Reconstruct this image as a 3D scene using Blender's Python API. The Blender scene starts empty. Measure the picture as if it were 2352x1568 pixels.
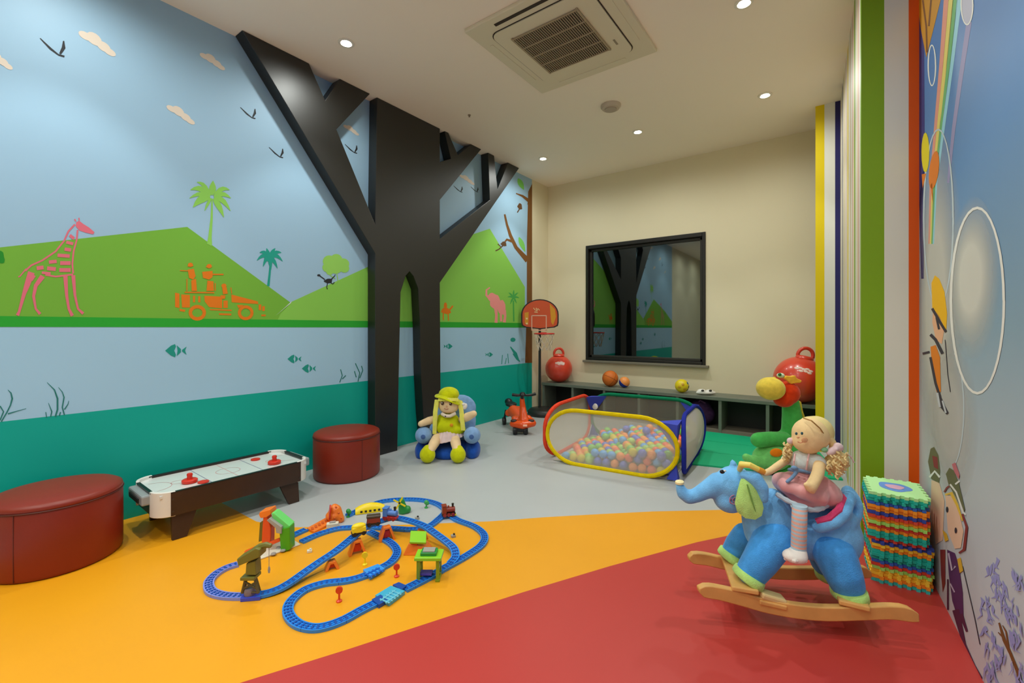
import bpy, bmesh, math, random
from mathutils import noise as mnoise, Vector, Matrix, Euler, Quaternion
random.seed(7)
S = bpy.context.scene
COL = S.collection
PI = math.pi
# ---------------------------------------------------------------- camera, light, exposure
FPX, CX, CY, EYE, H = 1030.0, 1176.0, 753.0, 1.05, 2.94      # focal length and principal point in px, eye height, ceiling
YAW = math.atan(753 / FPX)
SN, CS = math.sin(YAW), math.cos(YAW)
cam = bpy.data.cameras.new('camera'); cam_o = bpy.data.objects.new('camera', cam); COL.objects.link(cam_o)
cam.sensor_width = 36; cam.lens = 36 * FPX / 2352
cam.shift_y = -(784 - CY) / 2352
cam.clip_start = .02
cam_o.location = (0, 0, EYE); cam_o.rotation_euler = (PI / 2, 0, YAW)
S.camera = cam_o
W = bpy.data.worlds.new('world'); S.world = W; W.use_nodes = True
W.node_tree.nodes['Background'].inputs[0].default_value = (.9, .95, 1, 1)
W.node_tree.nodes['Background'].inputs[1].default_value = .0
S.view_settings.view_transform = 'Standard'; S.view_settings.look = 'None'
S.view_settings.gamma = 1; S.view_settings.use_curve_mapping = False
S.view_settings.exposure = -.49
S.cycles.diffuse_bounces = 8
DOWNLIGHTS = [(-2.64, 1.75), (-2.67, 4.24), (-1.57, 4.2), (-.49, 4.15), (-.45, 2.9),
              (-2.64, .45), (-1.57, .45), (-.45, 1.6), (-.45, .35), (-2.64, -.85), (-1.57, -.85), (-.45, -.85), (-2.64, -2.1), (-1.57, -2.1), (-.45, -2.1)]  # the rows behind the camera are unseen lamps added for bounce light
BEAM_W, SPILL_W = 36, 34
LAMP = (.96, 1.0, .95)

# ---------------------------------------------------------------- projections (photo px -> points on real surfaces)
def ray(u, v):
    a = (u - CX) / FPX; b = -(v - CY) / FPX
    return (-SN + a * CS, CS + a * SN, b)
def fl(u, v, z=0.0):
    d = ray(u, v); t = (z - EYE) / d[2]; return Vector((d[0] * t, d[1] * t, z))
def onx(u, v, x):
    d = ray(u, v); t = x / d[0]; return Vector((x, d[1] * t, EYE + d[2] * t))
def ony(u, v, y):
    d = ray(u, v); t = y / d[1]; return Vector((d[0] * t, y, EYE + d[2] * t))

# ---------------------------------------------------------------- materials
def lin(c):
    c /= 255.0
    return c / 12.92 if c <= .04045 else ((c + .055) / 1.055) ** 2.4
MC = {}
def M(name, rgb, rough=.5, metal=0, spec=.5, bump=0, bscale=200, var=0, vscale=8, sheen=0, coat=0, alpha=1, emit=0, trans=0):
    if name in MC: return MC[name]
    m = bpy.data.materials.new(name); m.use_nodes = True
    nt = m.node_tree; p = nt.nodes['Principled BSDF']
    c = tuple(lin(x) for x in rgb) + (1,)
    p.inputs['Base Color'].default_value = c
    p.inputs['Roughness'].default_value = rough; p.inputs['Metallic'].default_value = metal
    p.inputs['Specular IOR Level'].default_value = spec
    if sheen:
        p.inputs['Sheen Weight'].default_value = sheen; p.inputs['Sheen Roughness'].default_value = .4
    if coat: p.inputs['Coat Weight'].default_value = coat; p.inputs['Coat Roughness'].default_value = .12
    if alpha < 1: p.inputs['Alpha'].default_value = alpha
    if trans: p.inputs['Transmission Weight'].default_value = trans
    if emit:
        p.inputs['Emission Color'].default_value = c; p.inputs['Emission Strength'].default_value = emit
    if bump or var:
        tc = nt.nodes.new('ShaderNodeTexCoord')
    if bump:
        n = nt.nodes.new('ShaderNodeTexNoise'); n.inputs['Scale'].default_value = bscale; n.inputs['Detail'].default_value = 3
        b = nt.nodes.new('ShaderNodeBump'); b.inputs['Strength'].default_value = bump; b.inputs['Distance'].default_value = .004
        nt.links.new(tc.outputs['Object'], n.inputs['Vector']); nt.links.new(n.outputs['Fac'], b.inputs['Height'])
        nt.links.new(b.outputs['Normal'], p.inputs['Normal'])
    if var:
        n = nt.nodes.new('ShaderNodeTexNoise'); n.inputs['Scale'].default_value = vscale; n.inputs['Detail'].default_value = 4
        r = nt.nodes.new('ShaderNodeValToRGB')
        r.color_ramp.elements[0].position = .3; r.color_ramp.elements[1].position = .7
        r.color_ramp.elements[0].color = tuple(x * (1 - var) for x in c[:3]) + (1,)
        r.color_ramp.elements[1].color = tuple(min(1, x * (1 + var)) for x in c[:3]) + (1,)
        nt.links.new(tc.outputs['Object'], n.inputs['Vector']); nt.links.new(n.outputs['Fac'], r.inputs['Fac'])
        nt.links.new(r.outputs['Color'], p.inputs['Base Color'])
    MC[name] = m
    return m
def paint(name, rgb, rough=.6): return M('paint ' + name, rgb, rough, spec=.3)
def plush(name, rgb, var=.12): return M('plush ' + name, rgb, .95, spec=.1, bump=.5, bscale=260, var=var, vscale=30, sheen=.25)
def cloth(name, rgb, var=.06): return M('cloth ' + name, rgb, .9, spec=.15, bump=.25, bscale=400, var=var, vscale=25)
def plastic(name, rgb, rough=.35): return M('plastic ' + name, rgb, rough, spec=.5)

# ---------------------------------------------------------------- mesh building
class B:
    def __init__(s): s.bm = bmesh.new(); s.mi = 0
    def _t(s, vs, M4):
        for v in vs: v.co = M4 @ v.co
    def setm(s, i): s.mi = i; return s
    def face(s, pts):
        vs = [s.bm.verts.new(p) for p in pts]; f = s.bm.faces.new(vs); f.material_index = s.mi; return f
    def box(s, c, size, rot=None):
        h = [x / 2 for x in size]; R = Euler(rot).to_matrix() if rot else Matrix.Identity(3); c = Vector(c)
        v = [s.bm.verts.new(c + R @ Vector((sx * h[0], sy * h[1], sz * h[2]))) for sx in (-1, 1) for sy in (-1, 1) for sz in (-1, 1)]
        for q in ((0, 1, 3, 2), (4, 6, 7, 5), (0, 4, 5, 1), (2, 3, 7, 6), (0, 2, 6, 4), (1, 5, 7, 3)):
            f = s.bm.faces.new([v[i] for i in q]); f.material_index = s.mi
        return s
    def prism(s, pts, off):
        off = Vector(off); a = [s.bm.verts.new(p) for p in pts]; b = [s.bm.verts.new(Vector(p) + off) for p in pts]
        n = len(a)
        for f in [s.bm.faces.new(a), s.bm.faces.new(b[::-1])] + [s.bm.faces.new((a[i], b[i], b[(i + 1) % n], a[(i + 1) % n])) for i in range(n)]:
            f.material_index = s.mi
        return s
    def rings(s, rings, cap=True, close=False):
        R = [[s.bm.verts.new(p) for p in r] for r in rings]; n = len(R[0]); F = []
        for i in range(len(R) - (0 if close else 1)):
            a, b = R[i], R[(i + 1) % len(R)]
            for j in range(n):
                F.append(s.bm.faces.new((a[j], a[(j + 1) % n], b[(j + 1) % n], b[j])))
        if cap and not close: F.append(s.bm.faces.new(R[0][::-1])); F.append(s.bm.faces.new(R[-1]))
        for f in F: f.material_index = s.mi
        return s
    def cone(s, p1, r1, p2, r2, n=16):
        p1, p2 = Vector(p1), Vector(p2); q = (p2 - p1).to_track_quat('Z', 'Y')
        R = lambda p, r: [p + q @ Vector((math.cos(2 * PI * i / n) * r, math.sin(2 * PI * i / n) * r, 0)) for i in range(n)]
        return s.rings([R(p1, r1), R(p2, r2)])
    def lathe(s, prof, c=(0, 0, 0), q=None, n=28, sx=1, sy=1):
        c = Vector(c); q = q or Quaternion()
        return s.rings([[c + q @ Vector((math.cos(2 * PI * i / n) * r * sx, math.sin(2 * PI * i / n) * r * sy, z)) for i in range(n)] for r, z in prof])
    def ell(s, c, r, rot=None, n=16, m=10):
        if not hasattr(r, '__len__'): r = (r, r, r)
        R = Euler(rot).to_matrix() if rot else Matrix.Identity(3); c = Vector(c)
        return s.rings([[c + R @ Vector((r[0] * math.sin(a) * math.cos(2 * PI * i / n), r[1] * math.sin(a) * math.sin(2 * PI * i / n), r[2] * math.cos(a))) for i in range(n)]
                        for a in [PI * (.02 + .96 * k / m) for k in range(m, -1, -1)]])
    def caps(s, p1, r1, p2, r2, n=14):
        p1, p2 = Vector(p1), Vector(p2); d = p2 - p1
        if d.length < 1e-6: return s.ell(p1, max(r1, r2))
        q = d.to_track_quat('Z', 'Y'); L = d.length; pr = []
        for k in range(6): a = PI / 2 * (1 - k / 5.0 * .97 - .02); pr.append((r1 * math.cos(a), -r1 * math.sin(a)))
        for k in range(6): a = PI / 2 * (k / 5.0 * .97 + .01); pr.append((r2 * math.cos(a), L + r2 * math.sin(a)))
        return s.lathe(pr, p1, q, n)
    def tube(s, pts, r, n=8, closed=False):
        pts = [Vector(p) for p in pts]; N = len(pts); rg = []; up = None
        for i, p in enumerate(pts):
            a = pts[(i - 1) % N] if closed or i > 0 else p; b = pts[(i + 1) % N] if closed or i < N - 1 else p
            t = (b - a).normalized()
            if up is None:
                up = Vector((0, 0, 1)) if abs(t.z) < .9 else Vector((1, 0, 0))
            x = t.cross(up)
            if x.length < 1e-5: x = t.orthogonal()
            x.normalize(); y = x.cross(t).normalized(); up = y
            rr = r[i] if hasattr(r, '__len__') else r
            rg.append([p + (x * math.cos(2 * PI * k / n) + y * math.sin(2 * PI * k / n)) * rr for k in range(n)])
        return s.rings(rg, close=closed)
    def build(s, name, mats, parent=None, smooth=40, bevel=0, bseg=2):
        bmesh.ops.recalc_face_normals(s.bm, faces=s.bm.faces)
        me = bpy.data.meshes.new(name); s.bm.to_mesh(me); s.bm.free()
        if not isinstance(mats, (list, tuple)): mats = [mats]
        for m in mats: me.materials.append(m)
        if smooth:
            for p in me.polygons: p.use_smooth = True
            me.set_sharp_from_angle(angle=math.radians(smooth))
        o = bpy.data.objects.new(name, me); COL.objects.link(o)
        if parent: o.parent = parent
        if bevel:
            b = o.modifiers.new('bevel', 'BEVEL'); b.width = bevel; b.segments = bseg; b.limit_method = 'ANGLE'; b.angle_limit = .6
            b.harden_normals = False
        return o
def tag(o, label, cat, group=None, kind=None):
    o['label'] = label; o['category'] = cat
    if group: o['group'] = group
    if kind: o['kind'] = kind
    return o
def struct(o): o['kind'] = 'structure'; return o
def thing(name, label, cat, loc, rotz=0, group=None):
    o = bpy.data.objects.new(name, None); COL.objects.link(o); o.location = loc; o.rotation_euler = (0, 0, rotz); o.empty_display_size = .05
    return tag(o, label, cat, group)
def copy_tree(o, parent=None):
    c = o.copy(); COL.objects.link(c); c.parent = parent
    for ch in list(o.children): copy_tree(ch, c)
    return c
def organic(name, shapes, m, parent=None, voxel=.008, smooth=6, flat_z=None, wr=None):
    """one continuous skin grown round ellipsoids and tapered chains"""
    b = B()
    for sh in shapes:
        if sh[0] == 'e': b.ell(sh[1], sh[2], sh[3] if len(sh) > 3 else None, 18, 12)
        else:
            ch = sh[1]
            for (p, r), (p2, r2) in zip(ch[:-1], ch[1:]): b.caps(p, r, p2, r2)
    o = b.build(name, m, None)
    md = o.modifiers.new('r', 'REMESH'); md.mode = 'VOXEL'; md.voxel_size = voxel
    ms = o.modifiers.new('s', 'SMOOTH'); ms.iterations = smooth; ms.factor = .5
    dg = bpy.context.evaluated_depsgraph_get()
    me = bpy.data.meshes.new_from_object(o.evaluated_get(dg))
    old = o.data; o.modifiers.clear(); o.data = me; bpy.data.meshes.remove(old); me.name = name
    if not me.materials: me.materials.append(m)
    if wr:
        nn = [v.normal.copy() for v in me.vertices]
        for v, n_ in zip(me.vertices, nn): v.co += n_ * wr[0] * (mnoise.noise(Vector((v.co.x * wr[1], v.co.y * wr[1], v.co.z * wr[1] * .6))) - .25 * abs(mnoise.noise(v.co * wr[1] * 2.3)))
    if flat_z is not None:
        for v in me.vertices: v.co.z = max(v.co.z, flat_z)
    for p in me.polygons: p.use_smooth = True
    if parent: o.parent = parent
    return o
class Fr:
    """local frame of a thing standing at a floor point: x to the viewer's right, y away, z up"""
    def __init__(s, u, v, z=0, tilt=0):
        p = fl(u, v, z); s.loc = (p.x, p.y, z); s.z0 = z; s.t = -p.x * SN + p.y * CS; s.lat = (u - CX) * s.t / FPX; s.k = tilt
    def at_depth(s, t): s.t = t; return s
    def T(s, u, d): return s.t + d + s.k * ((u - CX) * s.t / FPX - s.lat)
    def P(s, u, v, d=0):
        T = s.T(u, d)
        return Vector(((u - CX) * T / FPX - s.lat, T - s.t, EYE - (v - CY) * T / FPX - s.z0))
    def R(s, px, u=None, d=0): return px * s.t / FPX
    def chain(s, *q): return ('c', [(s.P(u, v, d), s.R(r)) for u, v, r, d in q])
    def e(s, u, v, d, rx, ry, dz, rot=None): return ('e', s.P(u, v, d), (s.R(rx), dz, s.R(ry)), rot)

# ---------------------------------------------------------------- room
XL, YB, YR = -3.165, 5.15, -3.2
def xr(y): return .318 - .0554 * (y - 2.383)                  # right-hand mural wall, a little out of square
beige = M('beige wall paint', (226, 215, 184), .6, spec=.3, bump=.03, bscale=60)
ceilm = M('ceiling paint', (248, 236, 220), .7, spec=.2)
c1 = [(-3.3, 1.14), (-2.934, 1.146), (-2.56, 1.146), (-2.36, 1.2), (-1.95, 1.53), (-1.544, 1.888), (-1.32, 2.12), (-1.09, 2.34), (-.864, 2.55), (-.486, 2.86), (-.2, 3.05), (.45, 3.35)]
c2 = [(-1.6, 0), (-1.53, .35), (-1.434, .595), (-1.298, .868), (-1.172, 1.137), (-1.018, 1.463), (-.82, 1.85), (-.567, 2.309), (-.444, 2.496), (-.2, 2.75), (.45, 3.2)]
vin = lambda n, c: M('vinyl ' + n, c, .42, spec=.4, bump=.02, bscale=150, var=.02, vscale=3)
b = B()
z3 = lambda q: [(x, y, 0) for x, y in q]
b.setm(0).face(z3(c1 + [(.45, 5.3), (-3.3, 5.3)]))
b.setm(1).face(z3([(-3.3, 0)] + c2 + c1[::-1]))
b.setm(2).face(z3(c2 + [(.7, 3.2), (.7, 0)]))
b.setm(0).face(z3([(-3.3, -3.3), (.8, -3.3), (.8, 0), (.7, 0), (-1.6, 0), (-3.3, 0)]))  # unseen rear floor, its grey chosen to bounce neutral light
b.bm.faces.ensure_lookup_table()
floor = struct(b.build('floor', [vin('grey', (178, 181, 182)), vin('yellow', (230, 157, 20)), vin('red', (184, 56, 50))], None, 0))
for f in floor.data.polygons:
    if f.normal.z < 0: f.flip()
struct(B().box(((XL + .6) / 2, 1., H + .05), (4.6, 9.6, .1)).build('ceiling', ceilm, None, 0))
b = B()
b.setm(0); zb = [0, .612, 1.055, H]; yb = [-.25, 4.76]
for i in range(3): b.setm(i).face([(XL, yb[0], zb[i]), (XL, yb[1], zb[i]), (XL, yb[1], zb[i + 1]), (XL, yb[0], zb[i + 1])])
b.setm(3).face([(XL, yb[1], 0), (XL, YB, 0), (XL, YB, H), (XL, yb[1], H)])
b.face([(XL, YR, 0), (XL, yb[0], 0), (XL, yb[0], H), (XL, YR, H)])
wallL = struct(b.build('wall_left', [paint('teal', (2, 168, 152), .5), paint('pale water', (164, 204, 230), .5), paint('sky', (157, 193, 219), .5), beige], None, 0))
# window opening in the back wall
wx0, wx1, wz0, wz1 = -2.60, -1.17, .645, 2.09
b = B()
for x0, x1, a0, a1 in ((XL, wx0, 0, H), (wx1, .5, 0, H), (wx0, wx1, 0, wz0), (wx0, wx1, wz1, H)):
    b.box(((x0 + x1) / 2, YB + .06, (a0 + a1) / 2), (x1 - x0, .12, a1 - a0))
struct(b.build('wall_back', beige, None, 0))
struct(B().box((-1.4, YR - .05, H / 2), (4.4, .1, H)).build('wall_rear', beige, None, 0))
black_al = M('black frame', (26, 25, 22), .35, spec=.5)
win = B()
fw = .036
for x0, x1, a0, a1 in ((wx0, wx0 + fw, wz0, wz1), (wx1 - fw, wx1, wz0, wz1), (wx0 + fw, wx1 - fw, wz0, wz0 + fw), (wx0 + fw, wx1 - fw, wz1 - fw * 1.3, wz1)):
    win.box(((x0 + x1) / 2, YB + .02, (a0 + a1) / 2), (x1 - x0, .07, a1 - a0))
wo = struct(win.build('window_1', black_al, None, 0, .006))
w2 = B()
for x0, x1, a0, a1 in ((wx0 + fw, wx0 + fw + .03, wz0 + fw, wz1 - fw), (wx1 - fw - .03, wx1 - fw, wz0 + fw, wz1 - fw), (wx0 + fw, wx1 - fw, wz0 + fw, wz0 + fw + .03), (wx0 + fw, wx1 - fw, wz1 - fw * 1.3 - .03, wz1 - fw * 1.3)):
    w2.box(((x0 + x1) / 2, YB + .045, (a0 + a1) / 2), (x1 - x0, .03, a1 - a0))
w2.build('glazing_bead', M('dark bead', (44, 42, 36), .4), wo, 0, .004)
B().box(((wx0 + wx1) / 2, YB + .06, (wz0 + wz1) / 2), (wx1 - wx0 - .08, .008, wz1 - wz0 - .08)).build('pane', M('dark mirror glass', (118, 126, 124), .02, metal=1), wo, 0)
B().box(((wx0 + wx1) / 2 + .005, YB - .02, wz0 - .012), (wx1 - wx0 + .06, .07, .028)).build('sill', M('sill stone', (120, 114, 98), .5), wo, 0, .005)
# ---- right-hand side: mural wall, pier, striped recess, back pier
RY0, RY1 = 2.78, YR
murm = bpy.data.materials.new('right mural sky'); murm.use_nodes = True
nt = murm.node_tree; p = nt.nodes['Principled BSDF']; p.inputs['Roughness'].default_value = .55; p.inputs['Specular IOR Level'].default_value = .3
tc = nt.nodes.new('ShaderNodeTexCoord'); sp = nt.nodes.new('ShaderNodeSeparateXYZ'); rp = nt.nodes.new('ShaderNodeValToRGB'); mr = nt.nodes.new('ShaderNodeMapRange')
mr.inputs['From Min'].default_value = 0; mr.inputs['From Max'].default_value = H
nt.links.new(tc.outputs['Object'], sp.inputs[0]); nt.links.new(sp.outputs['Z'], mr.inputs['Value']); nt.links.new(mr.outputs[0], rp.inputs[0]); nt.links.new(rp.outputs[0], p.inputs['Base Color'])
cr = rp.color_ramp
for i, (pos, c) in enumerate([(.05, (198, 200, 206)), (.2, (186, 196, 202)), (.36, (136, 166, 186)), (.55, (92, 138, 190)), (.9, (54, 102, 178))]):
    e = cr.elements[i] if i < 2 else cr.elements.new(pos)
    e.position = pos; e.color = tuple(lin(x) for x in c) + (1,)
b = B()
b.prism([(xr(RY0), RY0, 0), (xr(RY1), RY1, 0), (xr(RY1) + .1, RY1, 0), (xr(RY0) + .1, RY0, 0)], (0, 0, H))
wallR = struct(b.build('wall_right', murm, None, 0))
st = {k: paint(k + ' stripe', c, .5) for k, c in dict(green=(124, 164, 22), white=(220, 220, 212), orange=(222, 86, 0), yellow=(222, 196, 8), navy=(34, 32, 96), cream=(222, 208, 178), pink=(212, 176, 164), brown=(196, 176, 142)).items()}
# pier A faces the viewer
x0p = .084; x1p = xr(RY0)
def pier(name, y, segs, x1, depth, h):
    b = B(); mats = []
    for i, (xa, xb, k) in enumerate(segs):
        mats.append(st[k]); b.setm(i).box(((xa + xb) / 2, y + depth / 2, h / 2), (xb - xa, depth, h))
    return struct(b.build(name, mats, None, 0))
px_x = lambda u, y: ony(u, 700, y).x
pier('wall_pier', RY0, [(px_x(1978, RY0), px_x(2031, RY0), 'green'), (px_x(2031, RY0), px_x(2087, RY0), 'white'), (px_x(2087, RY0), xr(RY0) + .1, 'orange')], 0, .12, H)
YP = 4.62
pier('wall_pier_back', YP, [(-.168, -.105, 'yellow'), (-.105, -.032, 'white'), (-.032, .004, 'navy'), (.004, .2, 'white')], 0, .08, H)
# striped recess wall between the piers, slightly out of true
b = B(); xa, ya, xb, yb2 = px_x(1979, RY0), RY0 + .1, .004, YP
seq = ['white', 'pink', 'cream', 'white', 'green', 'cream', 'pink', 'white', 'brown', 'white', 'cream', 'yellow', 'white', 'pink', 'white', 'cream', 'brown', 'white', 'navy', 'cream', 'white', 'cream']
keys = list(st.keys()); n = len(seq)
for i, k in enumerate(seq):
    f0, f1 = i / n, (i + 1) / n
    P0 = Vector((xa + (xb - xa) * f0, ya + (yb2 - ya) * f0, 0)); P1 = Vector((xa + (xb - xa) * f1, ya + (yb2 - ya) * f1, 0))
    b.setm(keys.index(k)).prism([P0, P1, P1 + Vector((.1, 0, 0)), P0 + Vector((.1, 0, 0))], (0, 0, H))
struct(b.build('wall_recess', [st[k] for k in keys], None, 0))
struct(B().box((.62, 3.9, H / 2), (.1, 2.6, H)).build('wall_right_outer', beige, None, 0))
# dark rear door seen only in the window's reflection
dr = struct(B().box((-1.5, YR + .02, 1.05), (.9, .04, 2.1)).build('door_1', M('dark door', (60, 45, 34), .4), None, 0, .005))
B().cone((-1.86, YR + .04, 1.0), .012, (-1.86, YR + .1, 1.0), .012).build('door_handle', M('steel', (180, 180, 178), .3, metal=1), dr)

# ---------------------------------------------------------------- painted mural on the left wall
def Wp(u, v, k=1): return onx(u, v, XL) + Vector((.0006 + .0003 * k, 0, 0))
def art(name, polys, m, parent=wallL, k=1, pj=Wp):
    b = B()
    for i, q in enumerate(polys): b.face([pj(u, v, k + i * .04) for u, v in q])
    o = b.build(name, m, parent, 0)
    return o
def rib(pts, w):
    """a brush stroke of varying width through px points"""
    L, R = [], []
    n = len(pts)
    for i, (x, y) in enumerate(pts):
        x0, y0 = pts[max(i - 1, 0)]; x1, y1 = pts[min(i + 1, n - 1)]
        d = math.hypot(x1 - x0, y1 - y0) or 1; nx, ny = -(y1 - y0) / d, (x1 - x0) / d
        ww = w[i] if hasattr(w, '__len__') else w
        L.append((x + nx * ww / 2, y + ny * ww / 2)); R.append((x - nx * ww / 2, y - ny * ww / 2))
    return L + R[::-1]
def ribq(pts, w):
    n = len(pts); q = rib(pts, w); return [[q[i], q[i + 1], q[2 * n - 2 - i], q[2 * n - 1 - i]] for i in range(n - 1)]
def ell2(cx, cy, rx, ry, n=20, rot=0, a0=0, a1=2 * PI):
    o = []
    for i in range(n):
        a = a0 + (a1 - a0) * i / n; x, y = rx * math.cos(a), ry * math.sin(a)
        o.append((cx + x * math.cos(rot) - y * math.sin(rot), cy + x * math.sin(rot) + y * math.cos(rot)))
    return o
def ring2(cx, cy, rx, ry, w, n=24, a0=0, a1=2 * PI, rot=0):
    A = ell2(cx, cy, rx, ry, n, rot, a0, a1); Bq = ell2(cx, cy, rx - w, ry - w, n, rot, a0, a1)
    m = n if a1 - a0 > 6.2 else n - 1
    return [[A[i], A[(i + 1) % n], Bq[(i + 1) % n], Bq[i]] for i in range(m)]
def blob(cx, cy, rx, ry, n=18, amp=.12, seed=1):
    r = random.Random(seed); ph = [r.uniform(0, 6.28) for _ in range(4)]
    o = []
    for i in range(n):
        a = 2 * PI * i / n; k = 1 + amp * (math.sin(2 * a + ph[0]) + math.sin(3 * a + ph[1]) + .7 * math.sin(5 * a + ph[2]))
        o.append((cx + rx * k * math.cos(a), cy + ry * k * math.sin(a)))
    return o
g1, g2 = paint('meadow green', (116, 178, 58)), paint('hill green', (136, 200, 82))
def wyz(*q): return [Vector((XL + .0004, y, z)) for y, z in q]
b = B(); b.face(wyz((-.25, 1.20), (.279, 1.426), (1.023, 1.657), (1.653, 1.23), (1.58, 1.15), (1.56, 1.105), (-.25, 1.105))); b.build('painted_hill', g1, wallL, 0)
b = B(); b.face(wyz((1.56, 1.105), (1.58, 1.15), (1.653, 1.235), (2.305, 1.56), (3.684, 2.075), (3.908, 2.162), (4.60, 1.56), (4.60, 1.105))); b.build('painted_hill', g2, wallL, 0)
b = B(); b.face([p + Vector((.0006, 0, 0)) for p in wyz((1.545, 1.135), (1.653, 1.228), (1.66, 1.243), (1.60, 1.185))]); b.build('painted_ridge_line', paint('white line', (215, 225, 225)), wallL, 0)
b = B(); b.face([p + Vector((.0006, 0, 0)) for p in wyz((-.25, 1.055), (4.6, 1.055), (4.6, 1.112), (-.25, 1.105))]); b.build('painted_grass_band', paint('grass band', (40, 166, 48)), wallL, 0)
# giraffe stencil
pink = paint('giraffe pink', (226, 112, 130)); org = paint('stencil orange', (226, 122, 20)); blk = paint('stencil black', (40, 42, 46))
gs = [[(175, 510), (182, 507), (191, 514), (204, 522), (217, 533), (214, 538), (196, 534), (182, 529), (174, 520)]]
for pts, w in (([(172, 515), (157, 531), (147, 553), (128, 577), (97, 598), (72, 609), (58, 622)], 4), ([(178, 528), (176, 551), (169, 577), (166, 606), (168, 628)], 4),
               ([(168, 630), (128, 635), (104, 631)], 4), ([(60, 617), (46, 634), (42, 636)], 3), ([(174, 508), (171, 503)], 3), ([(182, 506), (181, 500)], 3),
               ([(72, 625), (62, 655), (55, 675), (44, 715), (40, 724)], [16, 13, 9, 6, 8]), ([(98, 634), (82, 656), (77, 680), (82, 709), (92, 721)], [12, 9, 7, 5, 7]),
               ([(150, 634), (153, 678), (158, 709), (166, 725)], [10, 7, 6, 8]), ([(168, 632), (172, 678), (179, 709), (191, 720)], [9, 6, 5, 7]),
               ([(160, 540), (170, 548)], 7), ([(152, 556), (168, 560)], 7), ([(148, 572), (163, 574)], 8), ([(132, 586), (160, 588)], 8), ([(112, 602), (130, 600)], 8), ([(138, 604), (162, 604)], 9),
               ([(84, 616), (100, 614)], 9), ([(108, 616), (128, 618)], 9), ([(136, 620), (162, 620)], 9), ([(66, 632), (78, 640)], 14), ([(96, 626), (116, 628)], 6)):
    gs += ribq(pts, w)
art('painted_giraffe', gs, pink, k=2)
# jeep stencil with riders
js = [[(402, 672), (412, 674), (412, 707), (402, 705)], [(416, 676), (436, 677), (436, 706), (418, 706)], [(443, 679), (448, 679), (448, 694), (443, 694)], [(455, 680), (460, 680), (460, 694), (455, 694)],
      [(469, 679), (510, 681), (510, 708), (480, 705), (470, 692)], [(513, 690), (523, 690), (523, 707), (513, 707)], [(531, 676), (592, 692), (593, 698), (532, 694)], [(544, 700), (560, 700), (548, 708)],
      [(594, 699), (600, 699), (600, 712), (594, 712)], [(602, 703), (608, 703), (608, 714), (602, 714)], [(482, 709), (532, 711), (532, 714), (482, 712)], [(600, 722), (610, 722), (610, 726), (600, 726)], [(503, 719), (531, 720), (531, 724), (503, 723)], [(412, 709), (426, 711), (424, 716), (412, 714)]]
js += ring2(453, 718, 20, 18, 8) + ring2(564, 718, 18, 17, 7)
js += [[(431, 619), (445, 617), (449, 634), (444, 642), (434, 638)], [(439, 644), (450, 640), (452, 668), (440, 668)], [(430, 612), (444, 611), (442, 606), (433, 606)], [(464, 624), (488, 622), (488, 636), (480, 642), (466, 638)], [(476, 644), (490, 646), (491, 668), (474, 668)], [(472, 614), (487, 613), (484, 607), (476, 608)], [(510, 660), (520, 659), (523, 674), (512, 676)], [(506, 678), (518, 678), (516, 686), (507, 686)]]
for pts, w in (([(413, 621), (433, 622)], 2), ([(429, 640), (429, 668)], 2), ([(470, 630), (513, 630)], 3), ([(494, 650), (494, 668)], 2), ([(530, 660), (532, 674)], 2), ([(424, 671), (492, 672)], 3)):
    js += ribq(pts, w)
js += [ell2(437, 608, 6, 5, 10), ell2(480, 611, 6, 5, 10), ell2(514, 656, 6, 5, 10)]
art('painted_jeep', js, org, k=2)
# palms
def leaf(x0, y0, x1, y1, w, bend):
    pts = []
    for i in range(6):
        f = i / 5; pts.append((x0 + (x1 - x0) * f, y0 + (y1 - y0) * f - bend * math.sin(PI * f)))
    return ribq(pts, [w * .25, w * .8, w, w * .9, w * .55, 1])
pl = ribq([(487, 456), (486, 500), (482, 545), (481, 560), (480, 562)], [3, 5, 8, 12, 12])
for x1, y1, w, bd in ((489, 415, 16, 0), (452, 418, 9, 8), (437, 436, 13, 10), (435, 455, 10, 8), (443, 476, 18, 8), (470, 484, 7, 3), (527, 436, 11, 9), (530, 455, 11, 8), (529, 484, 12, 10), (514, 499, 13, 6)):
    pl += leaf(487 + (x1 - 487) * .1, 452 + (y1 - 452) * .1, x1, y1, w, bd)
art('painted_palm', pl, paint('palm green', (140, 204, 88)), k=2)
pl = ribq([(621, 606), (619, 630), (616, 657)], [4, 5, 6])
for x1, y1, bd in ((590, 598, 8), (596, 580, 6), (612, 570, 0), (632, 570, 2), (646, 580, 6), (649, 600, 9), (637, 616, 6), (604, 612, 8), (622, 620, 3)): pl += leaf(619, 592, x1, y1, 9, bd)
pl += [blob(620, 594, 11, 9)]
art('painted_palm', pl, paint('palm teal', (30, 158, 140)), k=2)
bs = [ell2(x, y, r, r * .92, 16) for x, y, r in ((756, 600, 15), (772, 596, 14), (788, 606, 14), (752, 614, 12), (770, 612, 18), (791, 616, 11), (757, 624, 8))] + ribq([(773, 626), (776, 645), (768, 652)], 2) + ribq([(758, 632), (770, 640)], 2)
art('painted_bush', bs, paint('bush green', (150, 210, 96)), k=3)
os_ = [blob(754, 645, 10, 5, 14, .1, 5)] + ribq([(746, 642), (738, 636), (732, 632)], 2.5) + [ell2(732, 632, 4, 2.5, 8)] + ribq([(752, 650), (750, 660), (752, 664)], 2) + ribq([(758, 648), (764, 652), (768, 648)], 2) + ribq([(760, 642), (768, 634), (770, 630)], [3, 2, 1])
art('painted_ostrich', os_, blk, k=4)
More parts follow.
